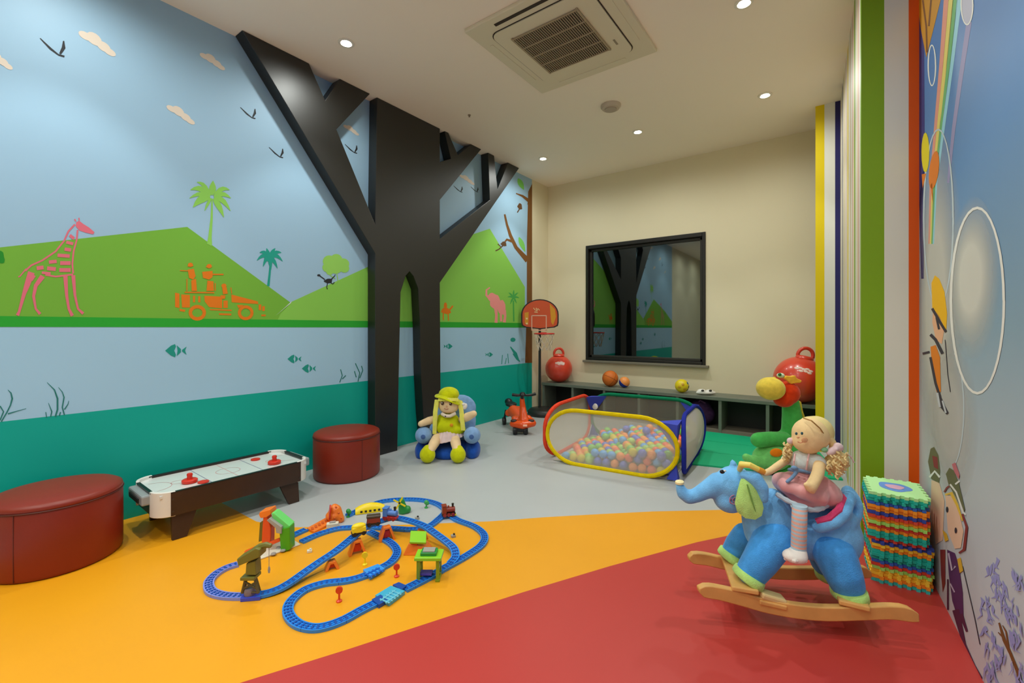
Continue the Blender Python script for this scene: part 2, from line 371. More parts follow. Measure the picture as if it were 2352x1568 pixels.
def bird(cx, cy, s):
    return ribq([(cx - 42 * s, cy - 38 * s), (cx - 18 * s, cy - 14 * s), (cx, cy)], [2 * s, 5 * s, 3 * s]) + ribq([(cx + 12 * s, cy - 32 * s), (cx + 12 * s, cy - 16 * s), (cx + 4 * s, cy - 2 * s)], [3 * s, 9 * s, 5 * s]) + ribq([(cx, cy), (cx + 14 * s, cy + 4 * s)], 4 * s)
for x, y, s_ in ((134, 126, 1), (578, 270, .62), (642, 360, .58), (813, 350, .5), (1057, 440, .36), (1094, 440, .3)): art('painted_bird', bird(x, y, s_), blk, k=2)
cb = paint('cloud cream', (226, 212, 196))
def cloud(cx, cy, s, sk=.45):
    q = []
    for x, y, rx, ry in ((-26, -4, 16, 9), (-6, -6, 18, 14), (16, 2, 16, 11), (30, 8, 14, 8)):
        q.append([(cx + (X) * s, cy + (Y + X * sk) * s) for X, Y in ell2(x, y, rx, ry, 14)])
    return q
for x, y, s_ in ((-6, 135, .8), (222, 98, 1), (487, 140, .68), (414, 262, .76), (806, 298, .42), (1072, 412, .4)): art('painted_cloud', cloud(x, y, s_), cb, k=2)
tl = paint('fish teal', (28, 150, 136))
def fish(cx, cy, s, f=1):
    q = [[(cx - 24 * s * f, cy), (cx - 10 * s * f, cy - 12 * s), (cx, cy - 16 * s), (cx + 2 * f * s, cy - 10 * s), (cx - 2 * f * s, cy), (cx + 2 * f * s, cy + 10 * s), (cx, cy + 16 * s), (cx - 10 * s * f, cy + 12 * s)],
         [(cx + 4 * f * s, cy - 13 * s), (cx + 14 * f * s, cy - 4 * s), (cx + 14 * f * s, cy + 4 * s), (cx + 4 * f * s, cy + 13 * s), (cx + 6 * f * s, cy)], [(cx + 17 * f * s, cy - 2 * s), (cx + 28 * f * s, cy - 10 * s), (cx + 24 * f * s, cy), (cx + 28 * f * s, cy + 10 * s), (cx + 17 * f * s, cy + 2 * s)]]
    return q
for x, y, s_, f in ((402, 805, .95, 1), (675, 824, .62, 1), (708, 846, .62, 1), (1030, 795, .4, -1), (1124, 814, .34, -1)): art('painted_fish', fish(x, y, s_, f), tl, k=2)
sw = []
for pts, w in (([(3, 968), (15, 948), (24, 930), (28, 915), (25, 902), (18, 895)], [3, 3, 3, 4, 3, 1]), ([(18, 950), (35, 945), (60, 938)], [3, 2, 1]), ([(0, 965), (8, 945), (0, 932)], 3),
               ([(127, 957), (132, 940), (132, 915), (125, 895), (108, 878)], [4, 4, 4, 3, 1]), ([(148, 953), (143, 935), (147, 912), (143, 900), (134, 889)], [3, 3, 3, 2, 1]), ([(116, 957), (119, 945), (111, 925)], [3, 3, 1]), ([(148, 940), (156, 928), (158, 920)], [3, 2, 1]), ([(107, 959), (105, 946)], 2), ([(136, 955), (139, 946)], 3),
               ([(780, 878), (786, 862), (782, 848)], 2), ([(786, 870), (794, 862)], 2), ([(822, 876), (826, 856), (816, 834)], 2), ([(826, 868), (833, 850), (830, 840)], 2), ([(818, 866), (814, 852)], 2)):
    sw += ribq(pts, w)
art('painted_seaweed', sw, paint('seaweed teal', (40, 122, 116)), k=2)
art('painted_plant', [blob(-2, 590, 12, 16)], paint('plant green', (34, 140, 40)), k=2)
# far end: camel, elephant, palm, striped fish, brown tree
art('painted_camel', [blob(1024, 714, 11, 7, 14, .12, 2), ell2(1023, 702, 4, 8, 8)] + ribq([(1032, 712), (1037, 706), (1040, 702)], 4) + ribq([(1018, 718), (1018, 735)], 2.5) + ribq([(1029, 718), (1030, 736)], 2.5), org, k=2)
art('painted_elephant', [blob(1138, 694, 13, 17, 16, .06, 2), blob(1152, 706, 10, 16, 14, .06, 6), blob(1130, 682, 10, 10, 12, .06, 7)] + ribq([(1124, 684), (1117, 678), (1117, 666), (1125, 660)], [7, 5, 4, 3]) + ribq([(1138, 704), (1140, 724), (1139, 741)], [8, 6, 7]) + ribq([(1158, 712), (1160, 726), (1158, 740)], [8, 6, 7]) + ribq([(1150, 716), (1151, 738)], 5), paint('elephant pink', (240, 150, 146)), k=2)
pl = ribq([(1179, 690), (1180, 738)], 3)
for x1, y1 in ((1166, 682), (1168, 672), (1180, 666), (1190, 672), (1192, 684), (1172, 698), (1186, 696)): pl += leaf(1179, 684, x1, y1, 4, 2)
art('painted_palm', pl, paint('dim green', (70, 170, 80)), k=2)
art('painted_striped_fish', [ell2(1178, 780, 6, 5, 10)] + ribq([(1172, 796), (1184, 812), (1192, 828)], [2, 7, 2]) + ribq([(1178, 812), (1188, 824), (1194, 830)], [2, 5, 2]), tl, k=2)
art('painted_seaweed', ribq([(1152, 836), (1154, 815)], 1.5) + ribq([(1160, 836), (1163, 822)], 1.5) + ribq([(1168, 834), (1166, 812)], 1.5), tl, k=2)
brn = paint('bark brown', (120, 78, 36))
tr = [[(1206, 833), (1210, 700), (1210, 560), (1212, 480), (1213, 440), (1221, 424), (1222, 420), (1222, 833)]]
for pts, w in (([(1212, 598), (1200, 585), (1185, 568), (1172, 540), (1164, 515), (1159, 492)], [13, 10, 8, 7, 5, 4]), ([(1216, 462), (1200, 450), (1185, 444)], [8, 5, 2]), ([(1214, 470), (1218, 440), (1221, 425)], [6, 5, 2]), ([(1176, 554), (1164, 550), (1155, 560)], [6, 5, 2])): tr += ribq(pts, w)
art('painted_tree', tr, brn, k=2)
art('painted_monkey', [blob(1157, 560, 6, 6, 10), blob(1194, 474, 5, 8, 10)] + ribq([(1157, 562), (1146, 572), (1138, 576)], 2.5) + ribq([(1150, 566), (1143, 560)], 2) + ribq([(1194, 478), (1188, 488)], 2.5), paint('monkey brown', (96, 66, 40)), k=3)
art('painted_leaf', leaf(1190, 410, 1203, 436, 12, 0) + leaf(1192, 545, 1206, 578, 11, 0), paint('leaf green', (120, 196, 90)), k=2)

# ---------------------------------------------------------------- mural on the right-hand wall
RN = Vector((1, .0554, 0)).normalized()
def Rp(u, v, k=1):
    d = Vector(ray(u, v)); x0 = .318 + .0554 * 2.383
    t = x0 / (d.x + .0554 * d.y); p = d * t
    return Vector((p.x, p.y, p.z + EYE)) - RN * (.0003 * k)
def art2(name, polys, m, k=1): return art(name, polys, m, wallR, k, Rp)
pc = lambda n, c: paint('mural ' + n, c)
rb = [(2170, -20), (2155, 150), (2146, 280)]
for i, (nm, c, dx) in enumerate((('rainbow pink', (222, 150, 130), 0), ('rainbow yellow', (222, 206, 110), 9), ('rainbow green', (110, 176, 110), 17), ('rainbow blue', (150, 206, 224), 25))):
    art2('painted_rainbow', ribq([(2176 + dx * 1.25, -30), (2162 + dx * .95, 150), (2150 + dx * .75, 280), (2138 + dx * .5, 420), (2134 + dx * .4, 560)], [12, 9, 7, 5, 3]), pc(nm, c), 1)
art2('painted_rainbow', ribq([(2226, 50), (2208, 170), (2190, 300), (2178, 420)], [12, 10, 8, 5]), pc('rainbow lilac', (150, 146, 188)), 1)
art2('painted_edge_band', [[(2106, -10), (2122, -10), (2124, 300), (2122, 640), (2116, 640), (2106, 260)]], pc('navy edge', (46, 52, 120)), 1)
art2('painted_kite', [[(2104, -20), (2166, -20), (2146, 60), (2128, 132), (2116, 70)]], pc('kite gold', (196, 136, 22)), 2)
art2('painted_kite_line', ribq([(2120, 0), (2128, 60), (2130, 120)], 4) + ribq([(2140, -10), (2134, 60)], 4), pc('kite brown', (120, 72, 20)), 3)
wht = pc('white', (232, 232, 226)); hz = pc('pale bubble', (190, 204, 212)); hz2 = pc('soft cloud', (206, 210, 208))
art2('painted_bubble', ring2(2141, 150, 10, 48, 3), wht, 2)
art2('painted_bubble', [ell2(2222, 10, 14, 46)], pc('balloon grey', (186, 186, 206)), 2)
art2('painted_bubble', ring2(2222, 10, 15, 48, 3), wht, 3)
art2('painted_bubble', ring2(2156, 500, 36, 205, 4, 32), hz, 2)
def haze_mat(n, c, a):
    m = M('paint haze ' + n, c, .6, spec=.2); nt = m.node_tree; p = nt.nodes['Principled BSDF']
    tc = nt.nodes.new('ShaderNodeTexCoord'); mp = nt.nodes.new('ShaderNodeMapping'); mp.inputs['Location'].default_value = (0, -1, -1); mp.inputs['Scale'].default_value = (0, 2, 2)
    g = nt.nodes.new('ShaderNodeTexGradient'); g.gradient_type = 'SPHERICAL'; r = nt.nodes.new('ShaderNodeMapRange'); r.inputs['From Max'].default_value = .6; r.inputs['To Max'].default_value = a
    nt.links.new(tc.outputs['Generated'], mp.inputs[0]); nt.links.new(mp.outputs[0], g.inputs[0]); nt.links.new(g.outputs['Fac'], r.inputs['Value']); nt.links.new(r.outputs[0], p.inputs['Alpha'])
    return m
art2('painted_haze', [ell2(2238, 640, 62, 190, 28)], haze_mat('bubble', (216, 216, 206), .9), 2)
art2('painted_haze', [ell2(2158, 700, 56, 420, 28)], haze_mat('cloud', (208, 206, 196), .85), 1)
art2('painted_haze', [ell2(2190, 960, 60, 200, 24)], haze_mat('low cloud', (206, 204, 198), .7), 1.4)
art2('painted_bubble', ring2(2246, 690, 64, 216, 6, 36), wht, 3)
art2('painted_bubble', ring2(2180, 940, 36, 140, 3, 28, -1.2, 1.2), hz, 2)
art2('painted_balloon', [ell2(2126, 350, 9, 46, 16)], pc('balloon yellow', (222, 204, 30)), 3)
art2('painted_balloon', [ell2(2146, 390, 11, 44, 16, .12)], pc('balloon orange', (222, 122, 30)), 4)
art2('painted_balloon_knot', [[(2138, 425), (2142, 420), (2144, 470)], [(2118, 400), (2128, 398), (2120, 432)]], pc('balloon orange', (222, 122, 30)), 4)
# skater
art2('painted_skater_helmet', [[(2140, 650), (2148, 632), (2158, 640), (2170, 670), (2176, 720), (2174, 760), (2160, 735), (2142, 708)]], pc('helmet gold', (240, 184, 20)), 3)
art2('painted_skater_face', [[(2144, 708), (2158, 726), (2170, 752), (2164, 790), (2150, 780), (2142, 740)]], pc('skin', (232, 178, 140)), 3)
art2('painted_skater_outline', ribq([(2142, 708), (2158, 736), (2174, 762)], 6) + ribq([(2138, 768), (2150, 780), (2166, 812)], 7) + ribq([(2120, 812), (2136, 808)], 5) + ribq([(2138, 820), (2150, 880), (2160, 910)], 6) + ribq([(2156, 905), (2164, 930), (2178, 950)], [8, 12, 6]) + ribq([(2172, 780), (2178, 860), (2184, 900)], 1.5) + ribq([(2152, 728), (2158, 756)], 5), pc('outline', (52, 46, 60)), 5)
art2('painted_skater_suit', [[(2138, 796), (2150, 792), (2160, 820), (2162, 900), (2152, 900), (2142, 850)]], pc('suit orange', (226, 128, 24)), 4)
art2('painted_skater_boot', ribq([(2154, 902), (2160, 935)], 5) + ribq([(2166, 920), (2174, 948)], 4), pc('boot grey', (196, 200, 206)), 6)
# children painted low on the wall
olive = pc('hat olive', (104, 104, 70)); mar = pc('maroon', (138, 50, 50)); skin = pc('skin', (232, 178, 140)); skn2 = pc('child skin', (236, 196, 168))
art2('painted_child_hat', [[(2132, 1060), (2138, 1030), (2146, 1026), (2156, 1045), (2160, 1080), (2158, 1110), (2140, 1100)]], olive, 3)
art2('painted_child_hat_band', ribq([(2136, 1096), (2148, 1082), (2160, 1096)], 5), wht, 5)
art2('painted_child_hat_panel', [[(2142, 1046), (2154, 1050), (2156, 1078), (2146, 1072)]], mar, 4)
art2('painted_child_face', [[(2140, 1102), (2158, 1108), (2170, 1150), (2166, 1240), (2150, 1250), (2138, 1180)]], skn2, 3)
art2('painted_child_face', [[(2172, 1136), (2188, 1140), (2204, 1176), (2214, 1220), (2208, 1258), (2194, 1260), (2178, 1220)]], skn2, 4)
art2('painted_child_hair', ribq([(2172, 1136), (2186, 1132), (2200, 1160), (2212, 1196)], [4, 8, 6, 3]), pc('hair blonde', (232, 190, 60)), 5)
art2('painted_child_hat', [[(2174, 1088), (2182, 1074), (2192, 1080), (2204, 1110), (2218, 1170), (2214, 1178), (2196, 1140), (2180, 1112)]], olive, 6)
art2('painted_child_hat_band', ribq([(2184, 1112), (2198, 1130), (2214, 1176), (2220, 1182)], 4) + ribq([(2196, 1112), (2206, 1104)], 4), wht, 7)
art2('painted_child_hat_panel', [[(2188, 1066), (2196, 1062), (2206, 1090), (2204, 1100), (2194, 1084)]], pc('hat pink', (196, 110, 120)), 7)
art2('painted_child_outline', ribq([(2212, 1180), (2222, 1210), (2216, 1262), (2204, 1270)], [4, 6, 7, 4]) + ribq([(2170, 1130), (2176, 1120), (2182, 1116)], 4), mar, 6)
art2('painted_child_eye', [ell2(2177, 1170, 3, 7, 8), ell2(2197, 1218, 3, 7, 8)], pc('outline', (52, 46, 60)), 7)
pur = pc('purple coat', (86, 40, 96))
art2('painted_child_coat', [[(2176, 1262), (2194, 1270), (2204, 1300), (2212, 1360), (2214, 1420), (2202, 1424), (2188, 1380), (2180, 1320)]], pur, 3)
art2('painted_child_coat', [[(2160, 1262), (2172, 1262), (2172, 1340), (2166, 1360), (2162, 1320)]], mar, 3)
art2('painted_child_collar', [[(2166, 1216), (2176, 1226), (2180, 1240), (2172, 1244)], [(2200, 1284), (2208, 1280), (2214, 1310), (2206, 1316)]], pc('scarf gold', (222, 176, 50)), 6)
art2('painted_child_coat_trim', ribq([(2180, 1270), (2188, 1310), (2196, 1300)], 4) + ribq([(2184, 1340), (2194, 1360)], 3), pc('trim lilac', (196, 180, 206)), 6)
art2('painted_child_legs', ribq([(2196, 1400), (2206, 1440), (2216, 1480), (2236, 1530), (2252, 1560)], [16, 12, 8, 12, 14]) + ribq([(2208, 1410), (2222, 1450)], [10, 5]) + ribq([(2178, 1400), (2178, 1330)], [4, 4]), pc('dark legs', (84, 34, 70)), 4)
art2('painted_ski_pole', ribq([(2212, 1300), (2226, 1360), (2240, 1420), (2252, 1480)], 2), pc('outline', (52, 46, 60)), 4)
fb = pc('frost blue', (150, 152, 206)); frs = []
r_ = random.Random(5)
for cx, cy, n_ in ((2282, 1300, 4), (2300, 1350, 5), (2268, 1390, 4), (2322, 1390, 6), (2276, 1460, 4), (2300, 1500, 5), (2332, 1450, 4), (2340, 1320, 3), (2272, 1535, 5), (2340, 1540, 4)):
    for i in range(n_ + 4):
        x, y = cx + r_.uniform(-14, 14), cy + r_.uniform(-24, 24)
        dx = r_.choice((-1, 1, 1)); frs += ribq([(x, y), (x + dx * r_.uniform(1, 6), y + r_.uniform(6, 13)), (x + dx * r_.uniform(-2, 8), y + r_.uniform(14, 24)), (x + dx * r_.uniform(4, 16), y + r_.uniform(24, 40))], [1, r_.uniform(3, 8), r_.uniform(2, 7), 1])
art2('painted_frost', frs, fb, 2)
art2('painted_branch', ribq([(2296, 1430), (2308, 1470), (2322, 1500), (2340, 1545), (2352, 1600)], [4, 8, 7, 8, 9]) + ribq([(2314, 1478), (2304, 1462), (2294, 1452)], [6, 4, 2]) + ribq([(2318, 1486), (2312, 1450), (2304, 1436)], [4, 4, 2]), pc('branch brown', (120, 76, 36)), 4)

# ---------------------------------------------------------------- black tree cut-out
XT = -3.06
tp = [(862, 1043), (862, 582), (556, 68), (710, 147), (747, 230), (781, 183), (850, 217), (773, 297), (862, 515), (866, 224), (1010.5, 299), (1010.5, 372), (1036, 364), (1021.6, 304), (1030, 309), (1052, 356),
      (1082, 341), (1105.5, 348), (1010.5, 459), (1010.5, 548), (1125, 459), (1121, 356), (1135, 361), (1143, 434), (1167, 384), (1192.5, 393), (1010.5, 649), (1013, 1003), (978, 1012), (972, 948), (967, 856), (965, 745), (961, 663), (950, 634), (941, 623), (931.6, 634), (920.5, 671), (917, 819), (913, 1031)]
ceil_i = {2, 3, 5, 6, 9, 10, 13, 14, 16, 17, 21, 22, 24, 25}
pts = []
for i, (u, v) in enumerate(tp):
    p = onx(u, v, XT)
    if v > 1000: p.z = 0.0
    if i in ceil_i and p.z > 2.6: p.z = H - .001
    if p.z > H - .001: p.z = H - .001
    pts.append(p)
b = B(); b.prism(pts, (XL + .004 - XT, 0, 0))
tag(b.build('tree_cutout', M('black lacquer board', (22, 21, 17), .45, spec=.7), None, 0, .004), 'tall black flat cut-out tree with forked branches against the mural wall', 'decor')

# ---------------------------------------------------------------- ceiling fittings
glow = M('lamp glow', (255, 250, 235), .5, emit=60); whitem = M('white plastic trim', (232, 226, 212), .4)
vis = {0: 'recessed ceiling downlight left of the air conditioner near the tree top', 1: 'recessed ceiling downlight in the far left ceiling corner beyond the tree', 2: 'recessed ceiling downlight above the dark window', 3: 'recessed ceiling downlight near the yellow stripe of the back pier', 4: 'recessed ceiling downlight right of the air conditioner at the top edge'}
BEHIND = ['recessed ceiling downlight over the giraffe end of the mural wall', 'recessed ceiling downlight in mid ceiling before the air conditioner', 'recessed ceiling downlight above the rocking elephant', 'recessed ceiling downlight beside the right mural wall'] + ['added unseen downlight in the rear half of the room, %s' % q for q in ('front row by the left wall', 'front row in the middle', 'front row by the right wall', 'rear row by the left wall', 'rear row in the middle', 'rear row by the right wall')]  # rear-half lamps are made up to lift the bounced light
for i, (x, y) in enumerate(DOWNLIGHTS):
    t = thing('ceiling_downlight', vis.get(i, BEHIND[i - 5]), 'downlight', (x, y, H), 0, 'recessed ceiling downlights')
    B().lathe([(.052, 0), (.052, -.006), (.036, -.008), (.034, -.001)], n=24).build('trim_ring', whitem, t)
    B().lathe([(.0, -.004), (.026, -.004), (.029, -.001), (0, -.001)], n=20).build('lamp', glow, t)
    for nm, pw, size, bl in (('beam', BEAM_W, 82, .4), ('spill', SPILL_W, 172, .7)):
        L = bpy.data.lights.new('downlight_' + nm, 'SPOT'); L.energy = pw; L.spot_size = math.radians(size); L.spot_blend = bl; L.shadow_soft_size = .035
        L.color = LAMP
        lo = bpy.data.objects.new('downlight_' + nm, L); COL.objects.link(lo); lo.parent = t; lo.location = (0, 0, -.02)
# cassette air conditioner
ac = thing('ceiling_air_conditioner', 'square white cassette air conditioner with slatted grille set in the ceiling', 'air conditioner', (-1.457, 2.57, H))
acm = M('ac white', (222, 212, 186), .45); dk = M('dark slot', (52, 42, 32), .7)
B().box((0, 0, -.012), (.92, .92, .024)).build('panel', acm, ac, 0, .006)
def rrect(w, h, r, n=5):
    o = []
    for cx, cy, a in ((w / 2 - r, h / 2 - r, 0), (-w / 2 + r, h / 2 - r, PI / 2), (-w / 2 + r, -h / 2 + r, PI), (w / 2 - r, -h / 2 + r, 1.5 * PI)):
        for i in range(n + 1): o.append((cx + r * math.cos(a + PI / 2 * i / n), cy + r * math.sin(a + PI / 2 * i / n)))
    return o
b = B(); A = rrect(.70, .70, .06); C = rrect(.688, .688, .056)
b.rings([[(x, y, -.0235) for x, y in A], [(x, y, -.0265) for x, y in A], [(x, y, -.0265) for x, y in C], [(x, y, -.0235) for x, y in C]], close=True)
b.build('seam', dk, ac, 0)
b = B()
b.prism([(x, y, -.024) for x, y in rrect(.686, .686, .055)], (0, 0, -.008)); b.build('front_panel', acm, ac, 0)
g = B().box((-.01, -.01, -.034), (.46, .46, .004)).build('grille', dk, ac, 0)
b = B()
for i in range(30): b.box((-.01 - .225 + .45 * (i + .5) / 30, -.01, -.038), (.005, .455, .006))
for i in range(5): b.box((-.01, -.01 - .23 + .46 * i / 4, -.039), (.46, .007, .008))
b.box((-.242, -.01, -.037), (.012, .48, .01)); b.box((.222, -.01, -.037), (.012, .48, .01))
b.build('slats', M('grille beige', (168, 150, 122), .5), g, 0)
for x, y, w, h in ((-.40, 0, .022, .52), (.40, 0, .022, .52), (0, .40, .52, .022), (0, -.40, .52, .022)):
    m_ = dk if y < 0 else acm
    B().box((x, y, -.025), (w, h, .004)).build('air_flap', m_, ac, 0)
B().box((.28, .18, -.033), (.012, .06, .003)).build('maker_plate', M('plate grey', (150, 138, 116), .4), ac, 0)
sd = thing('smoke_detector', 'round white smoke detector on the ceiling above the window', 'detector', (-1.571, 3.571, H))
B().lathe([(.085, 0), (.085, -.012), (.07, -.03), (.03, -.035)]).build('housing', M('detector white', (196, 182, 164), .5), sd)
B().lathe([(.05, -.032), (.05, -.04), (.02, -.042)]).build('sensor', M('detector grey', (176, 162, 146), .5), sd)
sk = thing('ceiling_sprinkler', 'tiny sprinkler head on the ceiling above the tree branches', 'sprinkler', (fl(1078, 264, H).x, fl(1078, 264, H).y, H))
B().lathe([(.014, 0), (.014, -.003), (.005, -.004), (.005, -.014), (.009, -.015), (.009, -.017)], n=12).build('head', M('brass grey', (150, 132, 112), .4, metal=.3), sk)

# ---------------------------------------------------------------- low shelf bench along the back wall
bg = M('bench grey green', (106, 112, 100), .45, var=.08, vscale=12)
BY0, BY1, BZ = 4.83, YB, .36
bench = thing('shelf_bench', 'long low dark grey-green bench with open cubbies below the window', 'bench', (0, 0, 0))
B().box((-1.6, (BY0 + BY1) / 2, BZ - .0175), (2.93, BY1 - BY0, .035)).build('top', bg, bench, 0, .004)
for i in range(8):
    x = -3.045 + .4157 * i
    B().box((x, (BY0 + BY1) / 2 + .005, (BZ - .035) / 2), (.03, BY1 - BY0 - .01, BZ - .036)).build('divider', bg, bench, 0, .003)
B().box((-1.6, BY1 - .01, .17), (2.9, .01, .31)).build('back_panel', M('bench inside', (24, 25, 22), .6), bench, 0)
B().box((-1.6, (BY0 + BY1) / 2 + .005, .015), (2.9, BY1 - BY0 - .02, .028)).build('bottom_board', M('bench base', (118, 110, 96), .5), bench, 0)

# ---------------------------------------------------------------- green mat
gm = thing('green_floor_mat', 'flat green foam mat of joined squares in front of the bench', 'mat', (0, 0, 0))
gmat = M('green foam', (0, 176, 124), .6, bump=.06, bscale=300)
c00, c10, c01, c11 = Vector((-.915, 3.585, 0)), Vector((.02, 3.83, 0)), Vector((-1.09, 4.80, 0)), Vector((-.19, 4.81, 0))
for i in range(2):
    for j in range(3):
        f = lambda a, b_: (c00 * (1 - a) + c10 * a) * (1 - b_) + (c01 * (1 - a) + c11 * a) * b_
        e = .0025
        B().prism([f(i / 2 + e, j / 3 + e), f((i + 1) / 2 - e, j / 3 + e), f((i + 1) / 2 - e, (j + 1) / 3 - e), f(i / 2 + e, (j + 1) / 3 - e)], (0, 0, .012)).build('tile', gmat, gm, 0)

# ---------------------------------------------------------------- red leather stools
leather = M('red leather', (132, 36, 16), .42, spec=.45, bump=.08, bscale=120, var=.06, vscale=6)
def stool(label, x, y, rz):
    t = thing('leather_stool', label, 'stool', (x, y, 0), rz, 'round red leather stools')
    r, h = .226, .322
    B().lathe([(r - .012, 0), (r - .004, .006), (r, .02), (r + .001, .15), (r, h - .045), (r - .004, h - .034)], n=48).build('body', leather, t, 60)
    B().lathe([(r - .003, h - .036), (r + .001, h - .028), (r - .003, h - .014), (r - .02, h - .004), (r - .07, h + .004), (.08, h + .009), (.005, h + .010)], n=48).build('cushion_top', leather, t, 60)
    B().tube([(math.cos(a) * (r + .001), math.sin(a) * (r + .001), h - .035) for a in [2 * PI * k / 48 for k in range(48)]], .003, 6, True).build('piping', M('leather seam', (80, 22, 16), .45), t)
    B().tube([(math.cos(-.35) * r, math.sin(-.35) * r, z) for z in (.01, .1, .2, h - .04)], .0018, 5).build('side_seam', M('leather seam', (80, 22, 16), .45), t)
    B().lathe([(r - .02, -.0), (r - .02, .004)], n=24).build('foot', M('stool foot', (20, 18, 16), .6), t)
stool('big round red leather stool at the left edge beside the hockey table', -2.885, .43, -.4)
stool('round red leather stool standing against the foot of the black tree', -2.862, 1.905, .2)

# ---------------------------------------------------------------- air hockey table
hk = thing('air_hockey_table', 'low toy air hockey table with white playfield and dark wood sides', 'game table', (-2.845, 1.12, 0), math.radians(-1.5))
wood = M('dark walnut laminate', (58, 36, 24), .4, var=.12, vscale=10); wp = M('white plastic', (226, 224, 218), .35); red = plastic('signal red', (214, 44, 24))
L2, W2, ZT = .39, .2, .235
B().box((0, 0, ZT - .013), (W2 * 2 - .03, L2 * 2 - .05, .012)).build('playfield', M('playfield white', (226, 228, 226), .18, coat=.4), hk, 0)
for sx in (-1, 1): B().box((sx * (W2 - .008), 0, ZT - .055), (.016, L2 * 2 - .13, .115)).build('side_panel', wood, hk, 0, .002)
for sx in (-1, 1): B().box((sx * (W2 - .009), 0, ZT + .003), (.018, L2 * 2 - .13, .006)).build('black_rail', M('black rail', (22, 20, 20), .35), hk, 0)
for sy in (-1, 1):
    B().box((0, sy * (L2 - .018), ZT - .065), (W2 * 2 - .14, .016, .1)).build('end_panel', wood, hk, 0)
    g = B().box((0, sy * (L2 + .012), ZT - .03), (W2 * 2 - .16, .04, .05)).build('goal_box', M('goal grey', (150, 156, 158), .4), hk, 0, .008)
    B().box((0, sy * (L2 + .034), ZT - .035), (W2 * 2 - .24, .006, .022)).build('goal_slot', M('goal slot', (30, 26, 24), .6), g, 0)
    B().box((0, sy * (L2 - .008), ZT + .002), (W2 * 2 - .14, .014, .008)).build('end_rail', M('black rail', (22, 20, 20), .35), hk, 0)
    for sx in (-1, 1):
        b = B(); pr = []; R1 = .085
        for k in range(8):
            a = PI / 2 * k / 7; pr.append((sx * (W2 - R1 + R1 * math.cos(a)), sy * (L2 - R1 + R1 * math.sin(a))))
        ip = []
        for k in range(8):
            a = PI / 2 * k / 7; ip.append((sx * (W2 - R1 + (R1 - .016) * math.cos(a)), sy * (L2 - R1 + (R1 - .016) * math.sin(a))))
        b.prism([(x, y, ZT - .115) for x, y in pr + ip[::-1]], (0, 0, .124))
        cn = b.build('corner_cap', wp, hk, 50, .003)
        for z in (-.03, -.09): B().cone((sx * (W2 - .001), sy * (L2 - R1 + .012), ZT + z), .005, (sx * (W2 + .003), sy * (L2 - R1 + .012), ZT + z), .005, 8).build('screw', M('screw dark', (60, 50, 44), .4), cn)
for sy in (-1, 1):
    for sx in (-1, 1):
        y = sy * (L2 - .072)
        B().prism([(sx * (W2 - .02), y, ZT - .1), (sx * (W2 - .02), y - sy * .115, ZT - .1), (sx * (W2 - .005), y - sy * .062, 0), (sx * (W2 - .005), y, 0)], (-sx * .02, 0, 0)).build('leg', wood, hk, 0, .002)
zl = ZT - .0065
for y in (-.13, .13): B().box((0, y, zl), (W2 * 2 - .04, .003, .0006)).build('blue_line', M('line blue', (120, 120, 150), .5), hk, 0)
mlr = M('line red', (206, 150, 150), .5)
B().box((0, 0, zl), (W2 * 2 - .04, .0025, .0006)).build('red_line', mlr, hk, 0)
for cy, rr, a0, a1 in ((0, .06, 0, 2 * PI), (-.35, .08, 0, PI), (.35, .08, PI, 2 * PI), (-.24, .03, 0, 2 * PI), (.24, .03, 0, 2 * PI)):
    ln = B(); pts_ = [(rr * math.cos(a0 + (a1 - a0) * k / 20), cy + rr * math.sin(a0 + (a1 - a0) * k / 20)) for k in range(21)]
    for q in ribq(pts_, .0025): ln.face([(x, y, zl + .0004) for x, y in q])
    ln.build('red_arc', mlr, hk, 0)
def on_hk(x, y): return Matrix.Rotation(math.radians(-1.5), 4, 'Z') @ Vector((x, y, 0)) + Vector((-2.845, 1.12, ZT - .0068))
for lb, x, y in (('red air hockey striker on the near half of the table', .06, -.205), ('red air hockey striker on the far half of the table', .075, .225)):
    t = thing('hockey_striker', lb, 'striker', on_hk(x, y), 0, 'red hockey strikers')
    B().lathe([(.033, .001), (.036, .004), (.036, .016), (.031, .02), (.02, .02)], n=24).build('disc', red, t)
    B().lathe([(.014, .018), (.012, .034), (.014, .044), (.011, .05), (.003, .052)], n=16).build('knob', red, t)
for lb, x, y in (('flat red puck beside the near striker', .115, -.16), ('flat red puck near the back rail of the hockey table', -.1, .19)):
    o = B().lathe([(.024, .0), (.026, .002), (.026, .007), (.023, .008), (.001, .008)], n=22).build('hockey_puck', red); o.location = on_hk(x, y)
    tag(o, lb, 'puck', 'red hockey pucks')

# ---------------------------------------------------------------- plush doll and its armchair
fr = Fr(1030, 1046)
ch = thing('plush_armchair', 'small plush armchair in light and dark blue by the black tree', 'armchair', fr.loc, YAW)
lb_, db_ = plush('light blue', (132, 168, 214)), plush('dark blue', (36, 84, 176))
d = .12
o = organic('seat_base', [fr.e(972, 1032, .03, 18, 22, .14), fr.e(1029, 1037, .0, 36, 18, .14), fr.e(1086, 1032, .03, 18, 22, .14), fr.e(1029, 1028, .07, 62, 20, .14), fr.e(972, 1040, .02, 16, 13, .13), fr.e(1086, 1040, .02, 16, 13, .13)], db_, ch, .01, 6)
for v_ in o.data.vertices: v_.co.z = max(v_.co.z, .001)
organic('backrest', [fr.e(1044, 965, .16, 52, 58, .07), fr.e(1038, 992, .15, 56, 46, .07), fr.e(1058, 936, .18, 38, 32, .05)], lb_, ch, .01, 6)
